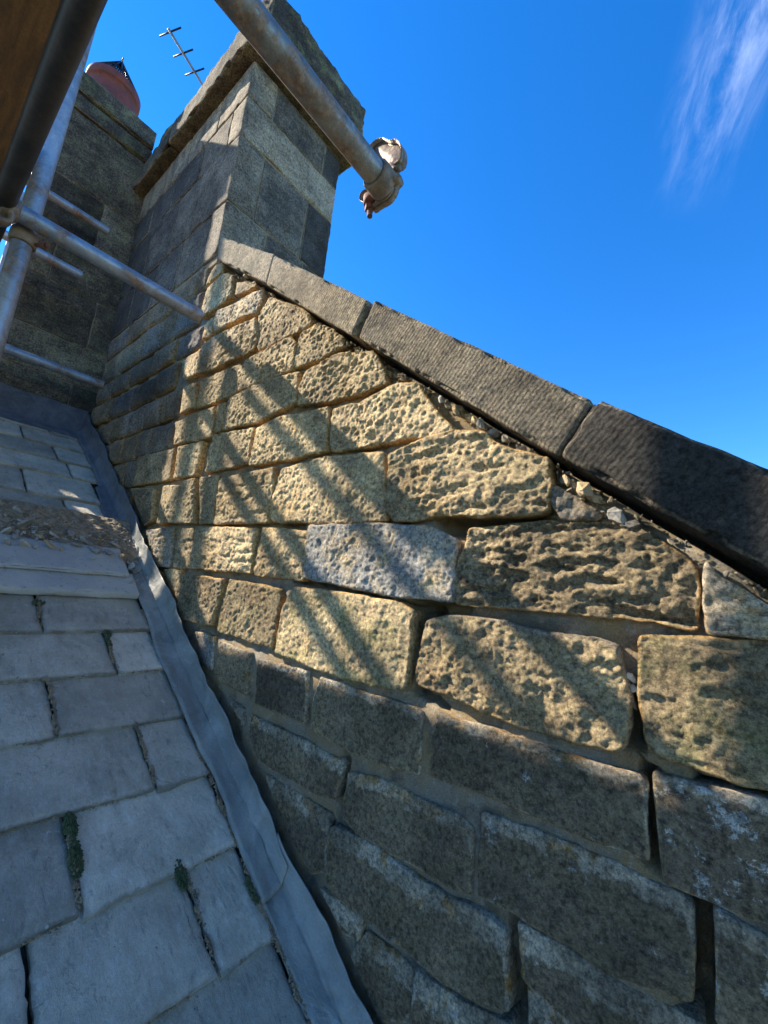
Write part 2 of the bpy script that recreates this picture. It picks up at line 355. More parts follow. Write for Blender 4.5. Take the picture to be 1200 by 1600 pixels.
def stone(name, P, o, u, v, n, parent, mat, res=0.006, seed=0, rough=0.004, pit=0.0, pcell=0.035, pax=1.3, strata=0.0,
          edge=0.02, drop=0.012, back=0.07, bulge=0.002, props=None, smear=0.0, prot=0.12, ragged=0.004, undulate=0.0, front=0.0, corner=0.014):
    o, u, v, n = (np.array(k, float) for k in (o, u, v, n))
    P = cut(cut(np.array(P, float), corner), corner * 0.4)
    # densify, then make the outline ragged
    D = []
    for i in range(len(P)):
        a, b_ = P[i], P[(i + 1) % len(P)]; k = max(1, int(np.hypot(*(b_ - a)) / 0.012))
        for j in range(k): D.append(a + (b_ - a) * j / k)
    P = np.array(D)
    w3 = o + P[:, :1] * u + P[:, 1:] * v
    P = P + ragged * np.stack([fbm(w3 * 26, seed + 5, 3), fbm(w3 * 26 + 50, seed + 6, 3)], axis=1)
    lo = P.min(0) - res; hi = P.max(0) + res
    nx = int(math.ceil((hi[0] - lo[0]) / res)) + 1; ny = int(math.ceil((hi[1] - lo[1]) / res)) + 1
    gx = np.linspace(lo[0], hi[0], nx); gy = np.linspace(lo[1], hi[1], ny)
    XX, YY = np.meshgrid(gx, gy, indexing='ij'); Q = np.stack([XX.ravel(), YY.ravel()], 1)
    sd, near = sdist(Q, P)
    sn = np.abs(sd) < res * 0.55; Q[sn] = near[sn]; sd[sn] = 0
    ok = sd > -1e-6
    w3 = o + Q[:, :1] * u + Q[:, 1:] * v
    t = np.clip(sd / edge, 0, 1); prof = -drop * (1 - t) ** 2.2
    h = prof + front + bulge * np.clip(sd / 0.06, 0, 1)
    soft = np.clip(sd / (edge * 1.2), 0.45, 1)
    h = h + rough * soft * (fbm(w3 * 20, seed + 1, 4, 0.65) * 1.9 + 0.9 * fbm(w3 * 70, seed + 2, 3, 0.7)) + (0.0016 if pit > 0.002 else 0.0009) * soft * vn(w3 * 125, seed + 17)
    if undulate: h = h + undulate * fbm(w3 * 7, seed + 9, 2)
    c_, s_ = math.cos(prot), math.sin(prot)
    rq = np.stack([Q[:, 0] * c_ + Q[:, 1] * s_, -Q[:, 0] * s_ + Q[:, 1] * c_], 1)
    pw = rq + 0.008 * np.stack([fbm(w3 * 30, seed + 3, 2), fbm(w3 * 30 + 9, seed + 4, 2)], 1)
    if pit:
        mk = np.clip(0.6 + 1.5 * fbm(w3 * 8, seed + 7, 2), 0.05, 1.1)
        h = h - pit * soft * (pits(pw / pcell, seed, pax) * mk + 0.4 * pits(pw / (pcell * 0.55) + 31, seed + 1, 1.1))
    if strata:
        sw = fbm(np.stack([pw[:, 0] * 11, pw[:, 1] * 52, pw[:, 0] * 0 + seed], 1), seed + 8, 3)
        h = h - strata * soft * np.clip(sw * 2.2 - 0.05, 0, 1) ** 0.8
    V = w3 + h[:, None] * n
    idx = np.arange(nx * ny).reshape(nx, ny)
    a, b_, c, d = idx[:-1, :-1].ravel(), idx[1:, :-1].ravel(), idx[1:, 1:].ravel(), idx[:-1, 1:].ravel()
    cnt = ok[a].astype(int) + ok[b_] + ok[c] + ok[d]
    quads = np.stack([a, b_, c, d], 1); F = quads[cnt == 4].tolist()
    for qd in quads[cnt == 3]:
        F.append([int(k) for k in qd if ok[k]])
    flip = np.dot(np.cross(u, v), n) < 0
    if flip: F = [f[::-1] for f in F]
    used = np.zeros(len(V), bool)
    for f in F: used[f] = True
    remap = -np.ones(len(V), int); remap[used] = np.arange(used.sum()); V = V[used]; h_ = h[used]; sdv = sd[used]; Qv = Q[used]
    F = [[int(remap[k]) for k in f] for f in F]
    ed = {}
    for f in F:
        for i in range(len(f)):
            e = (f[i], f[(i + 1) % len(f)])
            if (e[1], e[0]) in ed: del ed[(e[1], e[0])]
            else: ed[e] = 1
    bv = sorted({k for e in ed for k in e}); m = {k: i for i, k in enumerate(bv)}
    nb = len(bv); base = len(V); rings = []
    cen = Qv.mean(0)
    for dep, inset in ((drop + 0.012, -0.0015), (back, 0.004)):
        q = Qv[bv]; dirc = cen - q; dirc /= (np.hypot(*dirc.T)[:, None] + 1e-9)
        q = q + dirc * inset
        jit = 0.002 * _h(np.array(bv), np.array(bv) * 0 + int(dep * 1e4), np.array(bv) * 0, seed)[:, None] * dirc
        q = q + jit
        rings.append(o + q[:, :1] * u + q[:, 1:] * v - dep * n + front * n)
    VV = np.vstack([V] + rings)
    for e0, e1 in ed:
        i0, i1 = m[e0], m[e1]
        F.append([e1, e0, base + i0, base + i1]); F.append([base + i1, base + i0, base + nb + i0, base + nb + i1])
    eg = np.concatenate([1 - np.clip(sdv / 0.011, 0, 1), np.full(2 * nb, 1.0)])
    if smear:
        ys = Qv[:, 1]; top = np.interp(Qv[:, 0], *topline(P))
        dt = np.clip((top - ys) / (0.075 * smear), 0, 1); sm = np.maximum(1 - dt, 0.55 * (1 - np.clip(sdv / (0.018 * smear), 0, 1)) ** 0.7)
        sm = np.concatenate([np.clip(sm, 0, 1) * min(1, 0.55 + 0.5 * smear), np.full(2 * nb, 0.75)])
    else: sm = np.zeros(len(VV))
    pr = dict(soot=0.4, raw=0.6, grey=0.0, green=0.0, lichen=0.0); pr.update(props or {})
    return mesh(name, VV, F, mat, parent, {'edge': eg, 'smear': sm}, props=pr)
def topline(P):
    xs = np.linspace(P[:, 0].min(), P[:, 0].max(), 40); ys = []
    for x in xs:
        yy = [-9]
        for i in range(len(P)):
            a, b_ = P[i], P[(i + 1) % len(P)]
            if (a[0] - x) * (b_[0] - x) <= 0 and abs(a[0] - b_[0]) > 1e-9: yy.append(a[1] + (b_[1] - a[1]) * (x - a[0]) / (b_[0] - a[0]))
        ys.append(max(yy) if len(yy) > 1 else P[:, 1].max())
    return xs, np.array(ys)

def rough_box(name, C8, mat, parent=None, res=0.02, rad=0.01, amp=0.004, seed=0, props=None, amp2=0.0, freq=14, chip=0.0):
    """rounded, noise-weathered block. C8: 4 corners of the bottom then 4 of the top, each going round"""
    C8 = np.array(C8, float)
    a = np.linalg.norm(C8[1] - C8[0]); b_ = np.linalg.norm(C8[3] - C8[0]); c = np.linalg.norm(C8[4] - C8[0])
    dims = np.array([a, b_, c]); rad = min(rad, dims.min() * 0.45)
    def ax(L):
        k = max(1, int(round((L - 2 * rad) / res))); mid = np.linspace(rad, L - rad, k + 1)
        return np.concatenate([[0, rad * 0.3], mid, [L - rad * 0.3, L]])
    A = [ax(L) for L in dims]; n = [len(k) for k in A]
    key = {}; P = []; F = []
    def vid(i, j, k):
        q = (i, j, k)
        if q not in key: key[q] = len(P); P.append((A[0][i], A[1][j], A[2][k]))
        return key[q]
    for fx, (p, q) in ((0, (1, 2)), (1, (2, 0)), (2, (0, 1))):
        for side in (0, n[fx] - 1):
            for i in range(n[p] - 1):
                for j in range(n[q] - 1):
                    f = []
                    for di, dj in ((0, 0), (1, 0), (1, 1), (0, 1)):
                        t = [0, 0, 0]; t[fx] = side; t[p] = i + di; t[q] = j + dj; f.append(vid(*t))
                    F.append(f if side else f[::-1])
    P = np.array(P); Q = np.clip(P, rad, dims - rad); dv = P - Q; ln = np.linalg.norm(dv, axis=1)[:, None] + 1e-9; nrm = dv / ln
    P2 = Q + rad * nrm
    e = np.clip((np.abs(nrm) > 0.12).sum(1) - 1, 0, 1).astype(float)
    uvw = P2 / dims
    w = []
    U, Vv, W = uvw[:, 0:1], uvw[:, 1:2], uvw[:, 2:3]
    def tri(U, Vv, W):
        bot = (C8[0] * (1 - U) + C8[1] * U) * (1 - Vv) + (C8[3] * (1 - U) + C8[2] * U) * Vv
        top = (C8[4] * (1 - U) + C8[5] * U) * (1 - Vv) + (C8[7] * (1 - U) + C8[6] * U) * Vv
        return bot * (1 - W) + top * W
    X = tri(U, Vv, W)
    ex, ey, ez = (C8[1] - C8[0]) / a, (C8[3] - C8[0]) / b_, (C8[4] - C8[0]) / c
    nw = nrm[:, 0:1] * ex + nrm[:, 1:2] * ey + nrm[:, 2:3] * ez
    dsp = amp * fbm(X * freq, seed, 4, 0.6) * 1.5 + amp2 * fbm(X * 4, seed + 3, 2)
    if chip: dsp = dsp - chip * e * np.clip(fbm(X * 17, seed + 5, 3) * 2.2 - 0.1, 0, 1)
    X = X + nw * dsp[:, None]
    if np.dot(np.cross(ex, ey), ez) < 0: F = [f[::-1] for f in F]
    pr = dict(soot=0.4, raw=0.3, grey=0.0, green=0.0, lichen=0.0); pr.update(props or {})
    return mesh(name, X, F, mat, parent, {'edge': e * 0.7, 'smear': np.zeros(len(X))}, props=pr)
def cuboid(x0, x1, y0, y1, z0, z1):
    return [(x0, y0, z0), (x1, y0, z0), (x1, y1, z0), (x0, y1, z0), (x0, y0, z1), (x1, y0, z1), (x1, y1, z1), (x0, y1, z1)]

# ------------------------------------------------------------------ setting: ground far below, roof slope
ROOF_A = 0.595
def roof_z(x): return 0.93 - ROOF_A * (x + 3.885)
def ground():
    n = 40; s = 1500
    xs = np.sign(np.linspace(-1, 1, n)) * np.abs(np.linspace(-1, 1, n)) ** 3 * s
    V = [(x, y, -8 + 0.4 * math.sin(x * .05) * math.cos(y * .04)) for x in xs for y in xs]
    F = [(i * n + j, (i + 1) * n + j, (i + 1) * n + j + 1, i * n + j + 1) for i in range(n - 1) for j in range(n - 1)]
    tag(mesh('ground', V, F, M['ground']), kind='structure')
ground()

D = 0.9
# ------------------------------------------------------------------ gable wall
XE = 1.35
def cop_z(x): return 1.7 - 0.7385 * (x + 2.157)      # underside of the coping
wall = thing('gable_wall', (-1.5, 1.1, -2.0), 'raked sandstone gable wall of pitted yellow and black blocks rising beside the slate roof', 'wall')

CROPS = {'150': (150, 700, 2.4), '100': (100, 350, 2.4), '200': (200, 950, 2.4), '6a': (600, 550, 2), '6b': (600, 950, 2), '450': (450, 450, 3), '130': (130, 560, 4), '15b': (150, 380, 4), '320': (320, 340, 4), '400': (400, 1200, 3), '700': (700, 1250, 2.4), '440': (440, 700, 3)}
BLOCKS = [
    ('A1', '15b', [(700, 280), (800, 190), (860, 200), (845, 330), (760, 400), (650, 465), (668, 400)]),
    ('A2', '15b', [(872, 235), (990, 235), (1000, 262), (960, 285), (858, 325)]),
    ('A0', '15b', [(700, 235), (750, 140), (800, 120), (790, 185), (690, 270)]),
    ('B0', '15b', [(672, 492), (728, 455), (712, 570), (650, 600)]),
    ('B1', '15b', [(745, 435), (830, 395), (1000, 305), (1040, 290), (1035, 370), (1000, 440), (900, 470), (735, 555)]),
    ('C0', '15b', [(520, 735), (655, 650), (628, 815), (540, 850)]),
    ('C1', '15b', [(668, 640), (720, 590), (1000, 462), (1003, 600), (985, 660), (930, 695), (700, 800), (632, 822)]),
    ('C2', '320', [(332, 600), (400, 490), (560, 540), (650, 590), (655, 660), (600, 700), (330, 828), (302, 790)]),
    ('D3', '130', [(628, 175), (715, 148), (690, 312), (600, 345)]),
    ('D4', '15b', [(650, 850), (880, 752), (912, 762), (882, 922), (720, 1000), (622, 1028)]),
    ('D5', '100', [(683, 505), (850, 420), (872, 440), (858, 545), (720, 602), (655, 628), (650, 560)]),
    ('D6', '320', [(592, 715), (690, 655), (800, 690), (860, 740), (860, 800), (700, 895), (550, 940), (545, 880)]),
    ('P3', '130', [(575, 395), (818, 298), (797, 492), (560, 545)]),
    ('P4', '130', [(835, 283), (883, 262), (865, 452), (808, 460)]),
    ('P5', '100', [(622, 650), (730, 592), (882, 547), (868, 668), (720, 745), (600, 775), (595, 730)]),
    ('P6', '450', [(85, 385), (230, 298), (400, 290), (440, 350), (470, 442), (330, 500), (190, 532), (40, 550), (45, 480)]),
    ('E2', '130', [(345, 615), (565, 560), (538, 760), (308, 797)]),
    ('E3', '130', [(590, 548), (748, 510), (695, 735), (555, 752)]),
    ('E4', '130', [(812, 472), (1065, 425), (1028, 650), (900, 690), (745, 715)]),
    ('E5', '100', [(722, 762), (800, 722), (992, 682), (985, 850), (860, 880), (690, 910)]),
    ('E6', '450', [(205, 562), (330, 530), (500, 440), (610, 438), (660, 520), (730, 610), (790, 672), (720, 697), (550, 712), (340, 752), (192, 766), (185, 680)]),
    ('F1', '130', [(292, 812), (442, 810), (428, 1020), (380, 1045)]),
    ('F2', '130', [(492, 792), (605, 785), (560, 1030), (448, 1036)]),
    ('F3', '130', [(620, 762), (700, 745), (690, 1035), (562, 1032)]),
    ('F4', '130', [(720, 742), (838, 726), (802, 1030), (712, 1036)]),
    ('F5', '130', [(855, 745), (1190, 680), (1195, 760), (1150, 1030), (812, 1040)]),
    ('F6', '150', [(690, 75), (850, 28), (1080, 8), (1083, 268), (960, 282), (652, 278), (642, 230)]),
    ('F7', '6a', [(15, 320), (130, 265), (220, 240), (320, 250), (345, 280), (400, 300), (520, 330), (530, 400), (515, 500), (430, 520), (200, 510), (30, 535), (5, 500)]),
    ('F8', '6a', [(480, 430), (520, 405), (600, 450), (680, 500), (670, 522), (545, 525), (532, 500)]),
    ('G1', '150', [(190, 305), (290, 300), (272, 450), (215, 440)]),
    ('G2', '150', [(299, 298), (362, 296), (350, 452), (278, 452)]),
    ('G3', '150', [(372, 295), (600, 298), (578, 470), (354, 455)]),
    ('G4', '150', [(618, 294), (788, 306), (765, 500), (582, 478)]),
    ('G5', '440', [(125, 360), (470, 350), (700, 365), (812, 420), (800, 725), (500, 695), (100, 612)]),
    ('G6', '6a', [(262, 545), (540, 520), (760, 530), (850, 575), (960, 640), (992, 700), (985, 882), (850, 850), (600, 825), (215, 790), (212, 680)]),
    ('G7', '6a', [(1002, 650), (1060, 700), (1200, 790), (1280, 830), (1280, 905), (1004, 887), (992, 780)]),
    ('H0', '150', [(245, 450), (312, 455), (292, 560), (275, 560)]),
    ('H1', '150', [(325, 470), (475, 490), (470, 540), (432, 670), (290, 640), (305, 500)]),
    ('H2', '150', [(495, 488), (680, 525), (690, 560), (655, 755), (447, 690), (450, 620)]),
    ('H3', '150', [(740, 520), (900, 535), (1140, 575), (1190, 610), (1167, 910), (1100, 905), (900, 860), (667, 770), (690, 620)]),
    ('H4', '6b', [(120, 40), (200, 20), (330, 30), (500, 75), (660, 90), (740, 120), (745, 200), (772, 280), (760, 440), (720, 455), (600, 430), (400, 370), (95, 240), (90, 200)]),
    ('H5', '6b', [(790, 90), (900, 85), (1280, 105), (1280, 600), (1100, 550), (880, 480), (820, 430), (790, 250)]),
    ('I0', '200', [(245, 85), (320, 110), (310, 235), (270, 200)]),
    ('I1', '200', [(337, 125), (460, 170), (440, 330), (330, 270), (322, 220)]),
    ('I2', '200', [(482, 190), (560, 210), (670, 235), (668, 300), (657, 440), (470, 360), (472, 280)]),
    ('I3', '200', [(720, 255), (900, 320), (1090, 380), (1102, 400), (1092, 630), (1000, 615), (800, 530), (683, 460), (692, 330)]),
    ('I4', '6b', [(170, 325), (400, 400), (600, 470), (790, 520), (820, 550), (828, 800), (700, 750), (500, 670), (350, 600), (142, 530), (142, 400)]),
    ('I5', '6b', [(837, 515), (1000, 560), (1200, 600), (1290, 622), (1290, 1025), (1100, 960), (872, 860), (852, 700)]),
    ('J0', '200', [(370, 330), (430, 380), (436, 440), (410, 440)]),
    ('J1', '200', [(450, 400), (600, 470), (790, 565), (800, 600), (775, 720), (740, 720), (600, 650), (470, 560), (442, 440)]),
    ('J2', '400', [(432, 20), (600, 50), (800, 160), (950, 220), (1020, 290), (1015, 400), (1012, 600), (900, 560), (700, 440), (480, 320), (402, 230), (407, 150)]),
    ('J3', '700', [(122, 45), (200, 65), (480, 170), (700, 280), (850, 350), (925, 402), (925, 780), (800, 730), (640, 680), (450, 560), (300, 470), (102, 360), (104, 200)]),
    ('J4', '700', [(987, 400), (1200, 510), (1280, 560), (1280, 1000), (1000, 830), (1000, 650)]),
    ('K0', '400', [(35, 30), (160, 100), (330, 215), (345, 258), (322, 330), (320, 500), (250, 500), (150, 330), (60, 130)]),
    ('K1', '400', [(352, 265), (500, 330), (700, 470), (900, 600), (1080, 680), (1180, 770), (1188, 1140), (1050, 1110), (850, 1000), (700, 850), (520, 720), (350, 580), (327, 480), (332, 330)]),
    ('K2', '700', [(258, 460), (440, 560), (640, 690), (900, 830), (960, 870), (960, 1200), (700, 1050), (400, 810), (272, 680)]),
    ('L0', '400', [(300, 560), (345, 590), (505, 705), (495, 810), (420, 780)]),
    ('L1', '400', [(520, 760), (700, 925), (730, 960), (715, 1130), (700, 1220), (560, 1200), (430, 880)]),
    ('L2', '400', [(745, 945), (850, 1010), (1050, 1130), (1200, 1190), (1200, 1480), (1000, 1400), (730, 1230)]),
    ('L3', '700', [(290, 700), (400, 800), (700, 1070), (960, 1230), (960, 1500), (290, 1000)]),
]

# look of each stone: (pit depth, pit cell, roughness, strata, soot, extra)
LOOK = {}
for k in ('A', 'B', 'C', 'D', 'P', 'E', 'F'): LOOK[k] = dict(pit=0.0105, pcell=0.0195, pax=1.3, rough=0.0024, soot=0.34, raw=0.85, prot=0.25)
LOOK['G'] = dict(pit=0.0045, pcell=0.018, pax=1.8, rough=0.0026, strata=0.0065, soot=0.3, raw=0.8, prot=0.0)
LOOK['H'] = dict(pit=0.004, pcell=0.02, rough=0.0028, soot=0.3, raw=0.9, prot=0.0)
LOOK['I'] = dict(pit=0.0012, pcell=0.02, rough=0.003, soot=0.6, raw=0.6, smear=0.5, green=0.05)
LOOK['J'] = dict(pit=0.001, pcell=0.02, rough=0.0028, soot=0.6, raw=0.6, smear=0.7, green=0.15)
LOOK['K'] = dict(pit=0.001, pcell=0.02, rough=0.0028, soot=0.62, raw=0.6, smear=1.0, green=0.15)
LOOK['L'] = dict(pit=0.001, pcell=0.02, rough=0.0028, soot=0.6, raw=0.6, smear=1.0)
ONE = {'A0': dict(pit=0.003, soot=0.45), 'A2': dict(pit=0.003, soot=0.3), 'C2': dict(pit=0.012, pcell=0.024), 'D6': dict(pit=0.012, pcell=0.024, soot=0.25), 'P6': dict(pit=0.012, pcell=0.024, soot=0.3),
 'C1': dict(strata=0.004, pax=1.8), 'B1': dict(pit=0.008, grey=0.2),
 'E6': dict(pit=0.011, pcell=0.034, rough=0.0045, soot=0.34, raw=0.9), 'F7': dict(pit=0.012, pcell=0.034, pax=2.4, rough=0.0042, strata=0.009, soot=0.36, raw=0.9, prot=0.0),
 'F6': dict(pit=0.005, rough=0.0042, soot=0.28, pcell=0.018), 'E5': dict(pit=0.011, soot=0.25), 'F5': dict(strata=0.008, pit=0.006, soot=0.18, prot=0.0), 'F8': dict(pit=0.002, rough=0.005, soot=0.5, grey=0.5),
 'G5': dict(pit=0.0035, pcell=0.02, strata=0.0, rough=0.0042, soot=0.2, grey=0.85), 'G6': dict(pit=0.013, pcell=0.034, pax=2.4, rough=0.0055, strata=0.013, soot=0.56, raw=0.95, prot=0.0),
 'G7': dict(pit=0.001, rough=0.003, soot=0.35, grey=0.4, smear=0.8), 'G1': dict(soot=0.45, grey=0.5), 'G2': dict(pit=0.003, soot=0.5), 'F1': dict(pit=0.003, soot=0.6), 'E2': dict(pit=0.004, soot=0.5),
 'D3': dict(soot=0.3), 'P3': dict(pit=0.007), 'H1': dict(soot=0.5), 'H2': dict(soot=0.42, green=0.4, pit=0.006), 'H3': dict(soot=0.16, green=0.75, pit=0.003, rough=0.003, raw=0.7), 'H4': dict(pit=0.005, rough=0.0062, soot=0.3, raw=0.85, pcell=0.018, smear=0.3),
 'H5': dict(pit=0.0015, rough=0.004, soot=0.5, green=0.7, strata=0.006, lichen=0.1), 'H0': dict(soot=0.5), 'I0': dict(grey=0.7), 'I1': dict(soot=0.45, raw=1.0, pit=0.004), 'I2': dict(soot=0.75, strata=0.004), 'I5': dict(lichen=0.8, soot=0.72, green=0.1), 'I4': dict(lichen=0.3, green=0.25), 'I3': dict(soot=0.58, green=0.25),
 'J1': dict(soot=0.55, green=0.2), 'J3': dict(lichen=0.5, soot=0.6), 'J4': dict(lichen=0.6), 'K1': dict(soot=0.55, green=0.2), 'L2': dict(lichen=0.3, soot=0.5, raw=1.0), 'L1': dict(soot=0.5)}
SLABEL = {'G5': 'pale grey-blue block', 'G6': 'long blackened block with deep ragged hollows', 'F7': 'long tan block with deep ragged hollows under the coping', 'H3': 'smooth yellow-green block', 'I5': 'black block spotted with white lichen',
 'F8': 'thin grey shard of broken stone wedged under the coping', 'H4': 'rough tan block crossed by shadow', 'I1': 'small brown and orange block beside the lead'}
seed = 10
for nm, cr, P in BLOCKS:
    ox, oy, s = CROPS[cr]
    Q = [wall_at(ox + a / s, oy + b_ / s) for a, b_ in P]
    xm = sum(q[0] for q in Q) / len(Q)
    k = dict(LOOK[nm[0]]); k.update(ONE.get(nm, {})); seed += 13
    pr = {q: k.pop(q) for q in ('soot', 'raw', 'grey', 'green', 'lichen') if q in k}
    res = 0.0037 if xm > -1.3 else (0.0044 if xm > -1.9 else 0.006)
    lower = nm[0] in 'IJKL'
    o = stone('stone_block', Q, (0, D, 0), (1, 0, 0), (0, 0, 1), (0, -1, 0), wall, M['stone_dark' if lower else 'stone'], res=res, seed=seed, props=pr, corner=0.004 if lower else 0.006,
              edge=0.005 if lower else 0.006, drop=0.003 if lower else 0.005, front=0.006 * math.sin(seed * 1.7), undulate=0.006, ragged=0.0065, **k)
    if nm in SLABEL: o['label'] = SLABEL[nm]
# rows of small stones further up the slope and the few beyond the frame
rng = random.Random(5)
def row(x0, x1, z0, z1, look, wmin=0.2, wmax=0.42, res=0.011, topf=None):
    global seed
    x = x0
    while x < x1 - 0.05:
        wd = rng.uniform(wmin, wmax)
        if x1 - (x + wd) < 0.14: wd = x1 - x
        a, b_ = x + 0.008, x + wd - 0.008
        j = lambda: rng.uniform(-0.008, 0.008)
        zt0 = z1 if topf is None else min(z1, topf(a)); zt1 = z1 if topf is None else min(z1, topf(b_))
        if min(zt0, zt1) - z0 > 0.03:
            seed += 13
            k = dict(look); pr = dict(soot=rng.uniform(0.5, 0.78), raw=0.9, grey=rng.choice([0, 0, 0.4]), green=0.0, lichen=0.0)
            stone('stone_block', [(a + j() * .6, zt0 + j()), ((a + b_) / 2, (zt0 + zt1) / 2 + j()), (b_ + j() * .6, zt1 + j()), (b_ + j() * .6, z0 + j()), ((a + b_) / 2, z0 + j()), (a + j() * .6, z0 + j())],
                  (0, D, 0), (1, 0, 0), (0, 0, 1), (0, -1, 0), wall, M['stone_dark' if lower else 'stone'], res=res, seed=seed, props=pr, corner=0.004 if lower else 0.006, edge=0.03, drop=0.016, undulate=0.01, front=rng.uniform(-0.012, 0.006), **k)
        x += wd
FAR = dict(pit=0.003, pcell=0.04, rough=0.006)
row(-3.86, -2.25, 1.58, 1.74, FAR, 0.28, 0.5)
row(-3.86, -2.26, 1.35, 1.56, FAR); row(-3.86, -2.19, 1.18, 1.33, FAR); row(-3.86, -2.41, 0.99, 1.16, FAR); row(-3.6, -2.28, 0.80, 0.965, FAR)
row(-3.5, -2.30, 0.61, 0.78, FAR); row(-3.2, -2.71, 0.44, 0.60, FAR); row(-3.0, -2.74, 0.20, 0.42, FAR); row(-2.6, -2.36, 0.0, 0.18, FAR); row(-2.4, -2.1, -0.22, -0.03, FAR)
LOW = dict(pit=0.001, rough=0.003, smear=0.7)
tf = lambda x: cop_z(x) - 0.03
for z0, z1, xs in ((-0.24, -0.03, 0.08), (-0.42, -0.27, 0.075), (-0.58, -0.44, 0.07), (-0.76, -0.60, -0.03), (-0.93, -0.79, -0.03), (-1.12, -0.95, -0.7), (-1.3, -1.14, -0.4)):
    row(xs, XE, z0, z1, LOW, 0.3, 0.5, 0.014, tf)

# mortar core: one body behind the faces, with the joints' own relief and the open joints sunk in
def wall_core():
    x0, x1, z0, z1 = -3.9, XE, -2.2, 1.80
    nx, nz = 340, 270
    xs = np.linspace(x0, x1, nx); zs = np.linspace(0, 1, nz)
    XX, TT = np.meshgrid(xs, zs, indexing='ij')
    top = np.minimum(z1, cop_z(XX) - 0.012)
    ZZ = z0 + (top - z0) * TT
    w3 = np.stack([XX.ravel(), np.full(XX.size, D), ZZ.ravel()], 1)
    low = np.clip((-0.2 - w3[:, 2]) / 0.1, 0, 1)
    y = D + 0.030 - 0.020 * low + 0.006 * fbm(w3 * 24, 3, 4, 0.6) + 0.006 * fbm(w3 * 8, 4, 2)
    y = y + 0.004 * fbm(w3 * 60, 8, 3) + 0.035 * (1 - 0.6 * low) * np.clip(fbm(w3 * 5, 31, 3) * 3.2 - 0.55, 0, 1)
    # washed-out joints
    holes = [((640, 945), (662, 1040), 0.012), ((655, 950), (708, 950), 0.022), ((690, 815), (760, 822), 0.02), ((760, 818), (850, 815), 0.010), ((1016, 1215), (1022, 1350), 0.011), ((1098, 1405), (1100, 1600), 0.019), ((802, 1440), (802, 1600), 0.010),
             ((985, 1095), (990, 1165), 0.011), ((535, 1180), (525, 1275), 0.006), ((645, 1080), (690, 1105), 0.006), ((210, 400), (150, 610), 0.02), ((1095, 1230), (1200, 1262), 0.008), ((600, 715), (600, 800), 0.006), ((450, 905), (640, 950), 0.005), ((318, 735), (322, 690), 0.008)]
    for a, b_, r in holes:
        A = np.array(wall_at(*a)); Bq = np.array(wall_at(*b_)); d = Bq - A
        q = w3[:, [0, 2]]; tt = np.clip(((q - A) @ d) / (d @ d), 0, 1); dd = np.hypot(*(q - A - tt[:, None] * d).T)
        y = y + 0.11 * np.clip(1.6 - dd / r, 0, 1)
    # the ragged gap beneath the coping
    gap = np.clip((0.05 - (cop_z(w3[:, 0]) - w3[:, 2])) / 0.04 , 0, 1)
    y = y + 0.028 * gap * np.clip(0.6 + 1.5 * fbm(w3 * 9, 12, 3), 0, 1.3)
    V = w3.copy(); V[:, 1] = y
    idx = np.arange(nx * nz).reshape(nx, nz)
    F = [(int(idx[i, j]), int(idx[i + 1, j]), int(idx[i + 1, j + 1]), int(idx[i, j + 1])) for i in range(nx - 1) for j in range(nz - 1)]
    # close the body behind
    base = len(V); VB = []
    for i in range(nx): VB += [(xs[i], 1.30, z0), (xs[i], 1.30, top[i, 0])]
    V = np.vstack([V, VB])
    for i in range(nx - 1):
        a, c = base + 2 * i, base + 2 * (i + 1)
        F += [(a, a + 1, c + 1, c), (int(idx[i, nz - 1]), int(idx[i + 1, nz - 1]), c + 1, a + 1), (int(idx[i, 0]), a, c, int(idx[i + 1, 0]))]
    F.append(tuple([base, base + 1] + [int(idx[0, j]) for j in range(nz - 1, -1, -1)]))
    F.append(tuple([base + 2 * nx - 1, base + 2 * nx - 2] + [int(idx[nx - 1, j]) for j in range(nz)]))
    mesh('mortar', V, F, M['mortar'], wall)
wall_core()

# coping stones
YF = 0.865; YB = 1.34
# distance along the rake on the front plane, top and underside lines
CT = [(-2.120, 1.812), (-1.518, 1.404), (-0.884, 0.925), (-0.2, 0.419), (0.62, -0.16), (1.38, -0.70)]
CB = [(-2.100, 1.655), (-1.545, 1.268), (-0.938, 0.812), (-0.268, 0.305), (0.53, -0.262), (1.28, -0.80)]
CPR = [dict(soot=0.12, raw=0.3), dict(soot=0.25, raw=0.3), dict(soot=0.55, raw=0.2), dict(soot=0.74, raw=0.2), dict(soot=0.5, raw=0.2)]
CL = ['short pale coping stone against the chimney', 'pale coping stone with a crumbled lower edge', 'longest coping stone, dark with tooled lines', 'blackest coping stone with tooled lines', None]
for i in range(5):
    gp = 0.004
    a, b_ = np.array(CT[i]), np.array(CT[i + 1]); c, d = np.array(CB[i]), np.array(CB[i + 1])
    if i == 2: a = a + (0.012, -0.004); c = c + (0.012, -0.012)
    u1 = (b_ - a) / np.linalg.norm(b_ - a)
    a = a + u1 * gp; b_ = b_ - u1 * gp; c = c + u1 * gp; d = d - u1 * gp
    dz = (0, -0.008, 0.0, 0.004, 0)[i]; dy = (0.008, 0.0, 0.006, -0.004, 0)[i]
    C8 = [(c[0], YF + dy, c[1] + dz), (d[0], YF + dy, d[1] + dz), (d[0], YB, d[1] + dz), (c[0], YB, c[1] + dz), (a[0], YF + dy, a[1] + dz), (b_[0], YF + dy, b_[1] + dz), (b_[0], YB, b_[1] + dz), (a[0], YB, a[1] + dz)]
    o = rough_box('coping_stone', C8, M['coping'], wall, res=0.0095, rad=0.011, amp=0.0022, amp2=0.003, freq=22, seed=40 + i, props=CPR[i], chip=0.024)
    if CL[i]: o['label'] = CL[i]

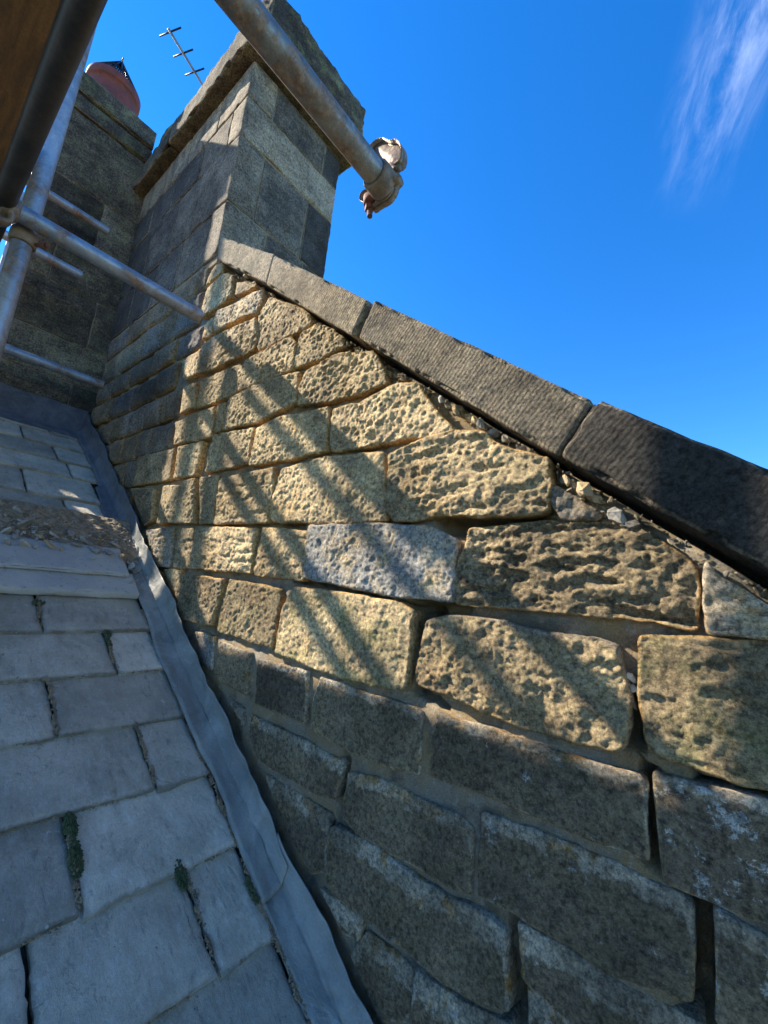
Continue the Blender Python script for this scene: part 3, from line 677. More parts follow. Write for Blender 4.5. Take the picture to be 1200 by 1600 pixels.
# ------------------------------------------------------------------ chimney on the wall
XC = -2.17
ch = thing('chimney_stack', (-3.0, 1.3, 1.75), 'tall squared sandstone chimney stack standing at the top of the gable wall', 'chimney')
def cb(x0, x1, y0, y1, z0, z1, s, **p):
    g = 0.0035
    return rough_box('stone_block', cuboid(x0 + g, x1 - g, y0 + g if y0 > 0.95 else y0, y1 - g, z0 + g, z1 - g), M['ashlar'], ch, res=0.018, rad=0.010, amp=0.0035, amp2=0.006, freq=16, seed=s, props=p, chip=0.014)
zs = [1.745, 2.11, 2.575, 2.865, 3.135]
s_ = 100
# per course: joints of the left face (X, corner first) and of the right face (Y)
LJ = [[-2.35, -2.72, -3.1, -3.5], [-2.62, -2.96, -3.40], [-2.335, -2.70, -3.12, -3.5], [-2.55, -2.97, -3.35]]
RJ = [[1.18, 1.46], [1.078, 1.433], [1.65], [1.08, 1.51]]
for k in range(4):
    z0, z1 = zs[k], zs[k + 1]
    lx = [XC] + LJ[k] + [-3.87]; ry = [0.9] + RJ[k]
    if ry[-1] < 1.6: ry.append(1.66)
    else: ry[-1] = 1.66
    far = dict(soot=0.30, grey=0.1, raw=0.3)
    s_ += 7; cb(lx[1], XC, 0.9, ry[1], z0, z1, s_, soot=(0.5, 0.5, 0.42, 0.1)[k], raw=0.3, grey=0.1)  # top course: low soot paints in the sunlit paleness of the corner
    for i in range(1, len(lx) - 1):
        s_ += 7; cb(lx[i + 1], lx[i], 0.9 + (0.002 * (i % 2)), 1.3, z0, z1, s_, soot=(0.42 + 0.12 * i if k < 3 else 0.05 + 0.12 * i), raw=0.3, grey=0.1)  # left face's sunlit top course is likewise paled by lowering soot
    for i in range(1, len(ry) - 1):
        s_ += 7; cb(-2.5, XC, ry[i], ry[i + 1], z0, z1, s_, soot=(0.64, 0.62)[i % 2] if i < 2 else 0.78, raw=0.2, grey=0.1)
x_ = cuboid(-3.86, XC - 0.012, 0.912, 1.648, 1.70, 3.15)
rough_box('mortar', x_, M['mortar'], ch, res=0.08, rad=0.004, amp=0.002, seed=3)
# cap: two oversailing courses of chipped slabs
yb = 1.74
for i, (xa, xb) in enumerate(((-3.98, -3.2), (-3.2, -2.075))):
    rough_box('cap_slab', cuboid(xa + 0.003, xb - 0.003, 0.815, yb, 3.137, 3.315), M['ashlar'], ch, res=0.022, rad=0.016, amp=0.006, amp2=0.008, seed=70 + i, props=dict(soot=0.62, green=0.2, raw=0.1), chip=0.045)
rough_box('cap_slab', cuboid(-3.93, -2.085, 0.90, yb + 0.02, 3.337, 3.66), M['ashlar'], ch, res=0.024, rad=0.02, amp=0.014, amp2=0.022, seed=75, props=dict(soot=0.72, green=0.55, raw=0.1), chip=0.07)['label'] = 'upper mossy cap slab with broken edges'

# ------------------------------------------------------------------ second stack, at right angles
XS = -3.885
st = thing('chimney_stack', (-4.3, 0.6, 0.8), 'broad mossy grey chimney stack carrying the terracotta pot, behind the scaffold tubes', 'chimney')
def sb(y0, y1, z0, z1, s, **p):
    g = 0.0012
    pr = dict(soot=0.5, raw=0.2, green=0.15); pr.update(p)
    rough_box('stone_block', cuboid(-4.3, XS, y0 + g, y1 - g, z0 + g, z1 - g), M['ashlar'], st, res=0.03, rad=0.01, amp=0.005, amp2=0.008, seed=s, props=pr, chip=0.006)
Y0, Y1 = 0.285, 0.955
for z0, z1, js in ((0.86, 1.10, []), (1.10, 1.30, [0.74]), (1.30, 1.62, []), (1.62, 2.02, [0.77]), (2.02, 2.44, [0.44]), (2.44, 2.86, [0.66]), (2.86, 3.465, [])):
    ys = [Y0] + js + [Y1]
    for i in range(len(ys) - 1): s_ += 7; sb(ys[i], ys[i + 1], z0, z1, s_, soot=0.56 + 0.16 * ((s_ // 7) % 3) / 2, green=0.25)
rough_box('mortar', cuboid(-4.75, XS - 0.012, Y0 + 0.012, 0.95, 0.6, 3.465), M['mortar'], st, res=0.1, rad=0.004, amp=0.002, seed=3)
rough_box('cap_slab', cuboid(-4.8, -3.862, 0.255, 0.887, 3.466, 3.60), M['ashlar'], st, res=0.03, rad=0.008, amp=0.003, amp2=0.004, seed=81, props=dict(soot=0.7, green=0.4, raw=0), chip=0.02)
rough_box('cap_slab', cuboid(-4.84, -3.835, 0.24, 0.886, 3.603, 3.785), M['ashlar'], st, res=0.03, rad=0.012, amp=0.004, amp2=0.006, seed=82, props=dict(soot=0.72, green=0.4, raw=0), chip=0.03)

def lathe(prof, cx, cy, n=40):
    V = []; F = []
    for r, z in prof:
        for k in range(n): a = 2 * PI * k / n; V.append((cx + r * math.cos(a), cy + r * math.sin(a), z))
    m_ = len(prof)
    for i in range(m_ - 1):
        for k in range(n): F.append((i * n + k, i * n + (k + 1) % n, (i + 1) * n + (k + 1) % n, (i + 1) * n + k))
    return V, F
def join(parts):
    V = []; F = []
    for v, f in parts:
        b_ = len(V); V += [tuple(q) for q in v]; F += [tuple(k + b_ for k in ff) for ff in f]
    return V, F
def tube(a, b_, r, n=20, caps=True, seg=1, wall_t=0.0):
    a = np.array(a, float); b_ = np.array(b_, float); d = b_ - a; L_ = np.linalg.norm(d); d /= L_
    h = np.array([0, 0, 1.0]) if abs(d[2]) < 0.9 else np.array([1.0, 0, 0]); u = np.cross(d, h); u /= np.linalg.norm(u); v = np.cross(d, u)
    V = []; F = []
    prof = [(t, r) for t in np.linspace(0, 1, seg + 1)]
    if wall_t: prof = [(0.06 / L_, r - wall_t), (0, r - wall_t)] + prof + [(1, r - wall_t), (1 - 0.06 / L_, r - wall_t)]
    for t, rr in prof:
        for k in range(n):
            an = 2 * PI * k / n; V.append(tuple(a + d * L_ * t + rr * (u * math.cos(an) + v * math.sin(an))))
    for i in range(len(prof) - 1):
        for k in range(n): F.append((i * n + k, (i + 1) * n + k, (i + 1) * n + (k + 1) % n, i * n + (k + 1) % n))
    if caps: F.append(tuple(range(n))); F.append(tuple((len(prof) - 1) * n + k for k in range(n - 1, -1, -1)))
    return V, F
pcx, pcy = -4.2, 0.575
pot = thing('chimney_pot', (pcx, pcy, 3.785), 'squat round red terracotta pot on the grey chimney stack', 'chimney pot')
V, F = lathe([(0.0, 3.80), (0.13, 3.80), (0.14, 4.12), (0.165, 4.185), (0.175, 4.20), (0.205, 4.20), (0.213, 4.19), (0.213, 4.13), (0.205, 4.12), (0.19, 4.11), (0.186, 4.06), (0.19, 3.95), (0.20, 3.85), (0.22, 3.785)], pcx, pcy)
mesh('body', V, F, M['terracotta'], pot)
V, F = lathe([(0.2, 3.785), (0.27, 3.786), (0.275, 3.80), (0.235, 3.85), (0.2, 3.87)], pcx, pcy)
mesh('mortar_flaunching', V, F, M['mortar'], pot)
parts = []
apex = (pcx, pcy, 4.53)
for k in range(16):
    a = 2 * PI * k / 16; parts.append(tube((pcx + 0.2 * math.cos(a), pcy + 0.2 * math.sin(a), 4.203), apex, 0.0065, 6))
for zz, rr in ((4.235, 0.181), (4.34, 0.117), (4.45, 0.05)):
    pts = [(pcx + rr * math.cos(2 * PI * k / 20), pcy + rr * math.sin(2 * PI * k / 20), zz) for k in range(21)]
    for i in range(20): parts.append(tube(pts[i], pts[i + 1], 0.004, 5))
lp = [(pcx + 0.02 * math.sin(a), pcy, 4.545 + 0.02 * math.cos(a)) for a in np.linspace(0, 2 * PI, 13)]
for i in range(12): parts.append(tube(lp[i], lp[i + 1], 0.0045, 5))
V, F = join(parts)
bg_ = mesh('bird_guard', V, F, M['wire']); tag(bg_, 'conical black wire bird guard on top of the red chimney pot', 'bird guard')

# aerial
P0 = ray(265, 48); P0 = P0 * 5.5 / P0[2]; P1 = ray(312, 125); P1 = P1 * 5.5 / P1[2]
bd = (P1 - P0); L1 = np.linalg.norm(bd); bd /= L1; pe = np.array([-bd[1], bd[0], 0])
ae = thing('television_aerial', tuple(P1 + bd * 0.5 - np.array([0, 0, 2.0])), 'thin television aerial with short crossbars beyond the tall chimney', 'aerial')
V, F = tube(P0 - bd * 0.02, P1 + bd * 0.75, 0.013, 8); mesh('boom', V, F, M['galv'], ae)
for px, py, hl in ((269, 48, 0.14), (288, 82, 0.13), (304.5, 112, 0.13), (330, 150, 0.16), (350, 185, 0.2)):
    tdist = ((np.array([px, py]) - (265, 48)) @ np.array([47, 77])) / (47 ** 2 + 77 ** 2)
    q0 = ray(265 + 47 * tdist, 48 + 77 * tdist); c = q0 * 5.5 / q0[2]
    V, F = tube(c - pe * hl, c + pe * hl, 0.0085, 8); mesh('crossbar', V, F, M['wire'], ae)
mb = P1 + bd * 0.6
V, F = tube((mb[0], mb[1], 3.2), (mb[0], mb[1], 5.56), 0.02, 10); mesh('mast', V, F, M['galv'], ae)

# ------------------------------------------------------------------ the slate roof
roof = thing('slate_roof', (-1.5, 0.0, roof_z(-1.5)), 'pitched roof of large blue-grey stone slates in level courses below the wall', 'roof')
SL = math.hypot(1, ROOF_A)
ud = np.array([0, 1.0, 0]); vd = np.array([1, 0, -ROOF_A]) / SL; nd = np.array([ROOF_A, 0, 1]) / SL
org = np.array([0, 0, roof_z(0)])
# deck
V = []; 
for (x, y) in ((-4.9, -3.2), (1.6, -3.2), (1.6, 1.0), (-4.9, 1.0)):
    V.append((x, y, roof_z(x) - 0.035))
for (x, y) in ((-4.9, -3.2), (1.6, -3.2), (1.6, 1.0), (-4.9, 1.0)):
    V.append((x, y, roof_z(x) - 0.2))
mesh('underlay', V, [(0, 1, 2, 3), (7, 6, 5, 4), (0, 4, 5, 1), (1, 5, 6, 2), (2, 6, 7, 3), (3, 7, 4, 0)], M['felt'], roof, smooth=False)
def slate(y0, y1, x0, x1, s, res, lift=0.0):
    """x1: lower, exposed edge; the head runs 6 cm under the course above"""
    g = 0.0022; y0 += g; y1 -= g
    rr = random.Random(s)
    ny = max(4, int((y1 - y0) / res)); lx = (x1 - x0) * SL + 0.05; nx_ = max(4, int(lx / res))
    ys = np.linspace(y0, y1, ny + 1); ts = np.linspace(-0.05, (x1 - x0) * SL, nx_ + 1)
    TT, YY = np.meshgrid(ts, ys, indexing='ij')
    p0 = np.stack([YY.ravel() * 9, TT.ravel() * 9, np.full(TT.size, s * 0.37)], 1)
    e0 = np.clip(1 - (YY.ravel() - y0) / 0.02, 0, 1); e1 = np.clip(1 - (y1 - YY.ravel()) / 0.02, 0, 1); eb = np.clip(1 - ((x1 - x0) * SL - TT.ravel()) / 0.018, 0, 1)
    yy = YY.ravel() + 0.006 * e0 * np.abs(fbm(p0 * 3, 1, 3)) * 1.6 - 0.006 * e1 * np.abs(fbm(p0 * 3, 2, 3)) * 1.6
    tt = TT.ravel() + eb * (0.007 * fbm(p0 * 2.6, 3, 4, 0.6) + rr.uniform(-0.004, 0.004)) + 0.012 * rr.uniform(-1, 1) * (YY.ravel() - (y0 + y1) / 2) / (y1 - y0) * eb
    frac = (TT.ravel() + 0.05) / lx
    h = -0.006 + 0.021 * frac + lift + 0.0025 * fbm(p0, 4, 3) + 0.0012 * fbm(p0 * 5, 5, 3) - 0.004 * np.maximum(np.maximum(e0, e1), eb) ** 2 + rr.uniform(-0.0015, 0.0015)
    h -= 0.004 * eb * np.clip(fbm(p0 * 4, 6, 3) * 2, 0, 1)
    orig = np.array([x0, 0, roof_z(x0)])
    V = orig + yy[:, None] * ud + tt[:, None] * vd + h[:, None] * nd
    n1_, n2_ = nx_ + 1, ny + 1; idx = np.arange(n1_ * n2_).reshape(n1_, n2_)
    F = [(int(idx[i, j]), int(idx[i + 1, j]), int(idx[i + 1, j + 1]), int(idx[i, j + 1])) for i in range(nx_) for j in range(ny)]
    rim = [int(k) for k in idx[:, 0]] + [int(k) for k in idx[-1, 1:]] + [int(k) for k in idx[::-1, -1][1:]] + [int(k) for k in idx[0, ::-1][1:-1]]
    b_ = len(V); V = np.vstack([V, V[rim] - nd * 0.014])
    m_ = len(rim)
    for i in range(m_): F.append((rim[(i + 1) % m_], rim[i], b_ + i, b_ + (i + 1) % m_))
    F.append(tuple(b_ + i for i in range(m_ - 1, -1, -1)))
    eg = np.concatenate([np.maximum(np.maximum(e0, e1), eb), np.ones(m_)])
    return mesh('slate', V, F, M['slate'], roof, {'edge': eg}, props=None, sharp=50)
rows_x = [-3.93, -3.72, -3.51, -3.295, -3.09, -2.815, -2.62, -2.44, -2.28, -2.06, -1.855, -1.662, -1.468, -1.27, -1.075, -0.88, -0.685, -0.49, -0.295, -0.1, 0.095, 0.29, 0.485, 0.68, 0.875, 1.07, 1.265, 1.46]
JO = {-3.72: 0.65, -3.51: 0.49, -3.295: 0.65, -3.09: 0.70, -2.815: 0.46, -2.62: 0.62, -2.06: 0.44, -1.855: 0.44, -1.662: 0.632, -1.468: 0.437, -1.27: 0.644, -1.075: 0.434, -0.88: 0.655, -0.685: 0.44}
rs = random.Random(3)
for i in range(1, len(rows_x)):
    x0, x1 = rows_x[i - 1], rows_x[i]
    yr = 0.805 if x1 > -2.9 else 0.855
    near = x1 > -2.5
    jw = 0.362
    j0 = JO.get(x1, 0.64 if i % 2 else 0.44)
    ys = [yr, j0]
    while ys[-1] > -2.9: ys.append(ys[-1] - jw * rs.uniform(0.85, 1.15))
    for k in range(len(ys) - 1):
        inview = ys[k] > -0.3 and x1 < 0.2
        slate(ys[k + 1], ys[k], x0, x1, i * 40 + k, (0.012 if near else 0.02) if inview else 0.07)
# ridge coping beyond the stack
# moss and dust in the joints
def clump(cx, cy, rx, ry, n, s, mat, hh=0.006, name='moss', size=0.0035):
    rr = random.Random(s); V = []; F = []
    for k in range(n):
        a = rr.uniform(0, 2 * PI); q = rr.random() ** 0.6
        x = cx + rx * q * math.cos(a); y = cy + ry * q * math.sin(a); z = roof_z(x) + 0.010 + rr.uniform(0, hh)
        sz = size * rr.uniform(0.5, 1.5); c = np.array([x, y, z]); b_ = len(V)
        for dv in ((1, 0, 0), (-1, 0, 0), (0, 1, 0), (0, -1, 0), (0, 0, 1), (0, 0, -0.6)):
            V.append(tuple(c + sz * np.array(dv) * rr.uniform(0.6, 1.4)))
        for f in ((0, 2, 4), (2, 1, 4), (1, 3, 4), (3, 0, 4), (2, 0, 5), (1, 2, 5), (3, 1, 5), (0, 3, 5)): F.append(tuple(b_ + q_ for q_ in f))
    return V, F
parts = []
rm = random.Random(12)
for (x, y, rx, ry, n) in ((-1.235, 0.437, 0.03, 0.013, 420), (-1.17, 0.437, 0.04, 0.012, 520), (-1.83, 0.635, 0.02, 0.012, 200), (-1.79, 0.633, 0.03, 0.006, 120), (-1.65, 0.80, 0.03, 0.01, 160), (-1.06, 0.64, 0.03, 0.012, 300), (-0.97, 0.79, 0.03, 0.008, 160), (-1.99, 0.44, 0.01, 0.02, 60)):
    parts.append(clump(x, y, rx, ry, n, int(x * -1000), None))
V, F = join(parts); tag(mesh('moss', V, F, M['moss'], smooth=False), kind='stuff')
parts = []
for x1, y in list(JO.items()):
    if x1 < -2.1: continue
    for k in range(7):
        parts.append(clump(x1 - 0.02 - 0.027 * k, y + rm.uniform(-.004, .004), 0.016, 0.006, 46 if rm.random() < .8 else 10, k * 31 + int(-x1 * 100), None, 0.005, size=0.0026))
for k in range(110):
    x = -2.0 + 1.75 * k / 110; parts.append(clump(x, 0.803 + 0.006 * math.sin(k * 1.3) + rm.uniform(-.004, .004), 0.014, 0.008, rm.choice([30, 46, 60]), k, None, 0.005, size=0.0028))
for x1 in rows_x:
    if -2.3 < x1 < -0.3:
        for k in range(60):
            if rm.random() < 0.55: parts.append(clump(x1 + 0.004, -0.1 + 0.9 * k / 60, 0.004, 0.009, 9, k + int(-x1 * 100), None, -0.004, size=0.0022))
V, F = join(parts); tag(mesh('joint_dirt', V, F, M['dirt'], smooth=False), kind='stuff')

# ------------------------------------------------------------------ stone slabs on the roof and the rubble behind them
def on_roof(x, y, h): return np.array([x, y, roof_z(x)]) + nd * h
def slab(x0, x1, y0, y1, h0, h1, s, label, chip=0.01):
    C8 = [on_roof(x0, y0, h0), on_roof(x1, y0, h0), on_roof(x1, y1, h0), on_roof(x0, y1, h0), on_roof(x0, y0, h1), on_roof(x1, y0, h1), on_roof(x1, y1, h1), on_roof(x0, y1, h1)]
    o = rough_box('stone_slab', C8, M['slab'], None, res=0.016, rad=0.005, amp=0.0025, amp2=0.003, freq=18, seed=s, chip=chip)
    for k in ('soot', 'raw', 'grey', 'green', 'lichen'): del o[k]
    return tag(o, label, 'stone slab')
slab(-2.17, -2.035, -1.0, 0.797, 0.008, 0.040, 5, 'lower long pale stone slab lying level across the slates', 0.006)
slab(-2.33, -2.135, -1.0, 0.772, 0.041, 0.060, 6, 'upper pale stone slab with the rubble against its back edge', 0.012)
def debris_base():
    nx, ny = 100, 330
    xs = np.linspace(-2.70, -2.24, nx); ys = np.linspace(-1.0, 0.868, ny)
    XX, YY = np.meshgrid(xs, ys, indexing='ij'); x = XX.ravel(); y = YY.ravel()
    p = np.stack([x, y, x * 0], 1)
    edge = np.clip((x + 2.70) / 0.1, 0, 1) * np.clip((-2.24 - x) / 0.06, 0, 1)
    h = 0.012 + 0.05 * edge * np.clip(0.65 + 0.5 * fbm(p * 5, 3, 3) + 0.35 * np.exp(-((x + 2.55) / 0.13) ** 2), 0, 2) + 0.011 * fbm(p * 24, 5, 4, 0.65) + 0.005 * fbm(p * 80, 6, 3) - 0.03 * (1 - edge)
    V = np.stack([x, y, 0.93 - ROOF_A * (x + 3.885)], 1) + h[:, None] * nd
    idx = np.arange(nx * ny).reshape(nx, ny)
    F = [(int(idx[i, j]), int(idx[i + 1, j]), int(idx[i + 1, j + 1]), int(idx[i, j + 1])) for i in range(nx - 1) for j in range(ny - 1)]
    tag(mesh('rubble_dust', V, F, M['dirt']), kind='stuff')
debris_base()
def flake_mesh(s):
    rr = random.Random(s); n = 7; V = []; F = []
    rad = [rr.uniform(0.6, 1.1) for _ in range(n)]
    for zz, sc_ in ((-0.5, 0.8), (0.15, 1.0), (0.5, 0.75)):
        for k in range(n):
            a = 2 * PI * k / n + rr.uniform(-.1, .1); V.append((rad[k] * sc_ * math.cos(a), 0.62 * rad[k] * sc_ * math.sin(a), zz * 0.32 + rr.uniform(-.05, .05)))
    for i in range(2):
        for k in range(n): F.append((i * n + k, i * n + (k + 1) % n, (i + 1) * n + (k + 1) % n, (i + 1) * n + k))
    F.append(tuple(range(n - 1, -1, -1))); F.append(tuple(2 * n + k for k in range(n)))
    return V, F
FM = [flake_mesh(k) for k in range(9)]
def placed(v, loc, sc_, e):
    R = (Matrix.Rotation(e[2], 3, 'Z') @ Matrix.Rotation(e[1], 3, 'Y') @ Matrix.Rotation(e[0], 3, 'X'))
    R = np.array(R); return (np.array(v) * sc_) @ R.T + loc
rd = random.Random(21)
parts = {k: [] for k in ('flake', 'flake_tan', 'flake_pale')}
for k in range(2600):
    x = rd.gauss(-2.43, 0.09); y = rd.uniform(-0.95, 0.85)
    if x < -2.68 or x > -2.315: continue
    sz = 0.004 + 0.012 * rd.random() ** 2.5
    v, f = FM[rd.randrange(9)]
    mt = rd.choices(list(parts), (6, 1.6, 2))[0]
    parts[mt].append((placed(v, on_roof(x, y, 0.058 + rd.uniform(-.008, .012) - (0.03 if x < -2.6 else 0)), sz, (rd.uniform(-.6, .6), rd.uniform(-.6, .6) + 0.5, rd.uniform(0, 6.3))), f))
for k in range(170):           # spill down the gutter side, past the slabs' ends
    x = rd.uniform(-2.34, -2.02); y = 0.83 + rd.uniform(-.03, .03); sz = 0.004 + 0.010 * rd.random() ** 2
    v, f = FM[rd.randrange(9)]; mt = rd.choices(list(parts), (6, 1.6, 2))[0]
    parts[mt].append((placed(v, on_roof(x, y, 0.022 + rd.uniform(0, .015)), sz, (rd.uniform(-.6, .6), rd.uniform(-.6, .6) + 0.5, rd.uniform(0, 6.3))), f))
for k, pp in parts.items():
    V, F = join(pp); tag(mesh('stone_chips', V, F, M[k], smooth=False), kind='stuff')
# the larger pieces, one by one
BIG = [((38, 850), .030, 'flake_pale'), ((62, 838), .022, 'flake_tan'), ((78, 851), .026, 'flake_tan'), ((12, 848), .03, 'flake'), ((25, 838), .024, 'flake'), ((100, 846), .022, 'flake'), ((118, 850), .026, 'flake'), ((150, 858), .045, 'flake'), ((135, 845), .032, 'flake'),
       ((170, 862), .028, 'flake'), ((145, 872), .016, 'flake_pale'), ((40, 816), .034, 'flake'), ((75, 822), .030, 'flake'), ((112, 832), .032, 'flake'), ((30, 802), .03, 'flake'), ((178, 850), .03, 'flake'), ((205, 885), .026, 'flake_pale'), ((213, 893), .024, 'flake'), ((216, 872), .03, 'flake'), ((204, 910), .018, 'flake'), ((10, 829), .026, 'flake_pale'), ((55, 853), .018, 'flake_pale'), ((95, 857), .016, 'flake_tan'), ((85, 836), .022, 'flake_pale'), ((160, 836), .035, 'flake'), ((190, 868), .022, 'flake_tan')]
def roof_at(px, py, h=0.0):
    r = ray(px, py); k = (0.93 - ROOF_A * 3.885 + h * SL) / (r[2] + ROOF_A * r[0]); return r * k
GREY = 'broken grey stone flake lying in the rubble on the slates'
GR = {3: 'grey flake at the left picture edge, behind the slab', 4: 'grey flake left of the white one, further back', 5: 'grey flake right of the two orange flakes', 8: 'grey flake behind the largest grey one', 11: 'small grey-white chip in front of the largest grey flake', 12: 'grey flake on the dust mound, up the slope from the white flake', 13: 'grey flake in the middle of the dust mound', 15: 'grey flake high on the dust mound at left', 17: 'grey flake at the wall end of the rubble, beside the lead', 20: 'grey flake sliding off the wall end of the slab'}
FL = {0: 'white rounded stone flake against the back edge of the upper slab', 1: 'orange-brown stone flake behind the white one', 2: 'orange stone flake beside the slab, right of the white one', 7: 'largest grey stone flake in the rubble near the wall end of the slab', 10: 'small pale flake lying on the upper slab edge',
      16: 'pale curved flake in the gap between slab end and lead flashing', 22: 'small orange-brown flake on the slab edge', 25: 'ochre flake near the wall end of the rubble'}
for i, ((px, py), sz, mt) in enumerate(BIG):
    c = roof_at(px, py, 0.070 if px < 195 else 0.04); v, f = FM[i % 9]
    V = placed(v, (0, 0, 0), sz * 1.2, (rd.uniform(-.4, .4), 0.5 + rd.uniform(-.4, .4), rd.uniform(0, 6.3)))
    o = mesh('stone_flake', V, f, M[mt], smooth=False); o.location = tuple(c)
    if i in FL: tag(o, FL[i], 'stone flake', 'stone flakes in the rubble')
    elif i in GR: tag(o, GR[i], 'stone flake', 'stone flakes in the rubble')
    elif mt == 'flake_pale': tag(o, 'pale cream stone flake among the grey rubble on the slates', 'stone flake', 'stone flakes in the rubble')
    elif mt == 'flake_tan': tag(o, 'orange-brown stone flake among the rubble', 'stone flake', 'stone flakes in the rubble')
    else: tag(o, GREY, 'stone flake', 'stone flakes in the rubble')

# rubble packed into the gap under the coping (parts of the wall)
import bmesh
def rock_mesh(s):
    rr = random.Random(s); bm = bmesh.new()
    for k in range(22):
        v = Vector((rr.gauss(0, 1), rr.gauss(0, 1), rr.gauss(0, 1))).normalized() * rr.uniform(0.75, 1.0)
        bm.verts.new((v.x * 1.25, v.y * 0.9, v.z * 0.75))
    r = bmesh.ops.convex_hull(bm, input=bm.verts)
    bmesh.ops.delete(bm, geom=[g_ for g_ in r['geom_interior'] if isinstance(g_, bmesh.types.BMVert)], context='VERTS')
    bmesh.ops.subdivide_edges(bm, edges=bm.edges, cuts=2, use_grid_fill=True)
    bmesh.ops.triangulate(bm, faces=bm.faces)
    bm.verts.index_update(); V = np.array([tuple(v.co) for v in bm.verts]); F = [tuple(v.index for v in f.verts) for f in bm.faces]; bm.free()
    V = V * (1 + 0.22 * fbm(V * 2.3 + s * 3.1, s, 4, 0.65))[:, None]
    return V, F
RM = [rock_mesh(k) for k in range(7)]
rg = random.Random(8)
def lump(px, py, sz, mat, y=0.905, sd_=0):
    r = wall_at(px, py, y); v, f = RM[sd_ % 7]
    V = placed(v, (r[0], y, r[1]), sz, (rg.uniform(-.8, .8), rg.uniform(0.1, 1.1), rg.uniform(-.6, .6)))
    return mesh('packing_stone', V, f, mat, wall, {'edge': np.zeros(len(V)), 'smear': np.zeros(len(V))}, props=dict(soot=rg.uniform(0.1, 0.6), raw=0.0, grey=rg.choice([0.0, 0.5]), green=0.0, lichen=0.0), smooth=False)
k_ = 0
S_ = M['stone']
for px, py, sz, mt in ((898, 757, .020, 'flake_tan'), (914, 764, .022, 'flake_tan'), (930, 776, .022, 'flake_tan'), (906, 776, .016, 'flake_tan'), (884, 748, .014, 'flake_tan'), (928, 792, .014, 0), (965, 806, .024, 'flake_pale'), (985, 818, .02, 0), (944, 802, .016, 0), (1006, 836, .018, 0), (1030, 850, .016, 'flake_pale'), (1050, 862, .016, 0),
      (752, 662, .018, 'flake_pale'), (770, 676, .020, 'flake_pale'), (790, 684, .016, 0), (742, 656, .014, 0), (815, 700, .014, 'flake_pale'), (835, 712, .014, 0), (648, 600, .014, 0), (632, 590, .018, 0), (690, 622, .014, 'flake_pale'), (700, 632, .014, 0), (668, 610, .014, 0), (716, 640, .022, 0), (733, 650, .02, 0), (578, 556, .018, 'flake_tan'), (592, 570, .022, 0), (608, 584, .018, 0), (560, 549, .016, 0),
      (545, 536, .014, 0), (520, 520, .014, 0), (500, 506, .014, 'flake_tan'), (480, 495, .014, 0), (460, 483, .014, 0), (385, 430, .018, 'flake_tan'), (372, 421, .018, 'flake_tan'), (360, 413, .018, 'flake_tan'), (398, 441, .016, 'flake_tan'), (410, 450, .016, 0), (425, 459, .014, 'flake_tan'), (440, 470, .014, 0)):
    k_ += 1; lump(px, py + 2, sz * 0.9, (M['flake'] if mt == 'flake_pale' and k_ % 3 else M[mt]) if mt else S_, 0.918 + 0.012 * math.sin(k_ * 2.3), k_)
# small crumbs between them
parts = []
for k in range(900):
    t_ = rg.random(); px = 345 + 760 * t_; 
    xw = wall_at(px, 700)[0]
    x = -2.15 + 2.2 * t_; z = cop_z(x) - 0.015 - 0.045 * rg.random() ** 1.5; y = 0.912 + rg.uniform(-0.006, 0.03)
    v, f = FM[rg.randrange(9)]; parts.append((placed(v, (x, y, z), 0.003 + 0.008 * rg.random() ** 2, (rg.uniform(-3, 3), rg.uniform(-3, 3), rg.uniform(-3, 3))), f))
V, F = join(parts); o = mesh('mortar_crumbs', V, F, M['mortar'], wall, smooth=False); o['kind'] = 'stuff'
# pieces of mortar in the open upright joint
for px, py, sz in ((985, 1058, .012), (987, 1075, .011), (989, 1100, .009), (992, 1180, .008)): k_ += 1; lump(px, py, sz, M['flake_pale'] if py < 1080 else M['mortar'], 0.922, k_)

# ------------------------------------------------------------------ lead flashing: lies on the slates, turns up the wall
def lead(x0, x1, s, label, lap=0.0, wid=0.045, up=(0.12, 0.07), flat0=0.792, mat='lead'):
    nl = int((x1 - x0) / 0.016); prof_n = 26
    V = []; F = []
    for i in range(nl + 1):
        x = x0 + (x1 - x0) * i / nl; fr = i / nl
        upn = up[0] + (up[1] - up[0]) * fr + 0.008 * math.sin(x * 9) + 0.006 * math.sin(x * 23 + 1)
        yl = flat0 + 0.008 * math.sin(x * 6 + s) + 0.004 * math.sin(x * 19) + (0.03 if x < -3.0 else 0)
        yw = 0.872
        pts = []
        for j in range(prof_n + 1):
            t = j / prof_n
            L1_ = yw - yl; L2_ = upn; Lt = L1_ + L2_; q = t * Lt
            if q < L1_: y, h = yl + q, 0.0
            else: y, h = yw + 0.10 * (q - L1_) * 0.25, (q - L1_)
            y += 0.0022 * math.sin(x * 61 + 2 * math.sin(x * 17)) * (q / Lt); h += 0.0025 * math.sin(x * 47 + 3 * math.sin(x * 11) + j * 0.35)
            # soften the crease
            cr = math.exp(-((q - L1_) / 0.038) ** 2); y -= 0.014 * cr; h += 0.014 * cr
            p = np.array([[x * 6, q * 9, s]]); h2 = 0.009 * fbm(p, 3, 3)[0] + 0.005 * fbm(p * 3.3, 5, 2)[0]
            if q < L1_: h += h2 + 0.020 + lap
            else: y -= h2 + lap; h += 0.020
            if j == 0: h -= 0.010
            pts.append((x, y, roof_z(x) + h))
        # top edge turned slightly and dented
        V += pts
    n = prof_n + 1
    F = [(i * n + j, (i + 1) * n + j, (i + 1) * n + j + 1, i * n + j + 1) for i in range(nl) for j in range(prof_n)]
    o = mesh('lead_flashing', V, F, M[mat])
    so_ = o.modifiers.new('thickness', 'SOLIDIFY'); so_.thickness = 0.003; so_.offset = -1
    return tag(o, label, 'lead flashing', 'lead flashings along the wall foot')
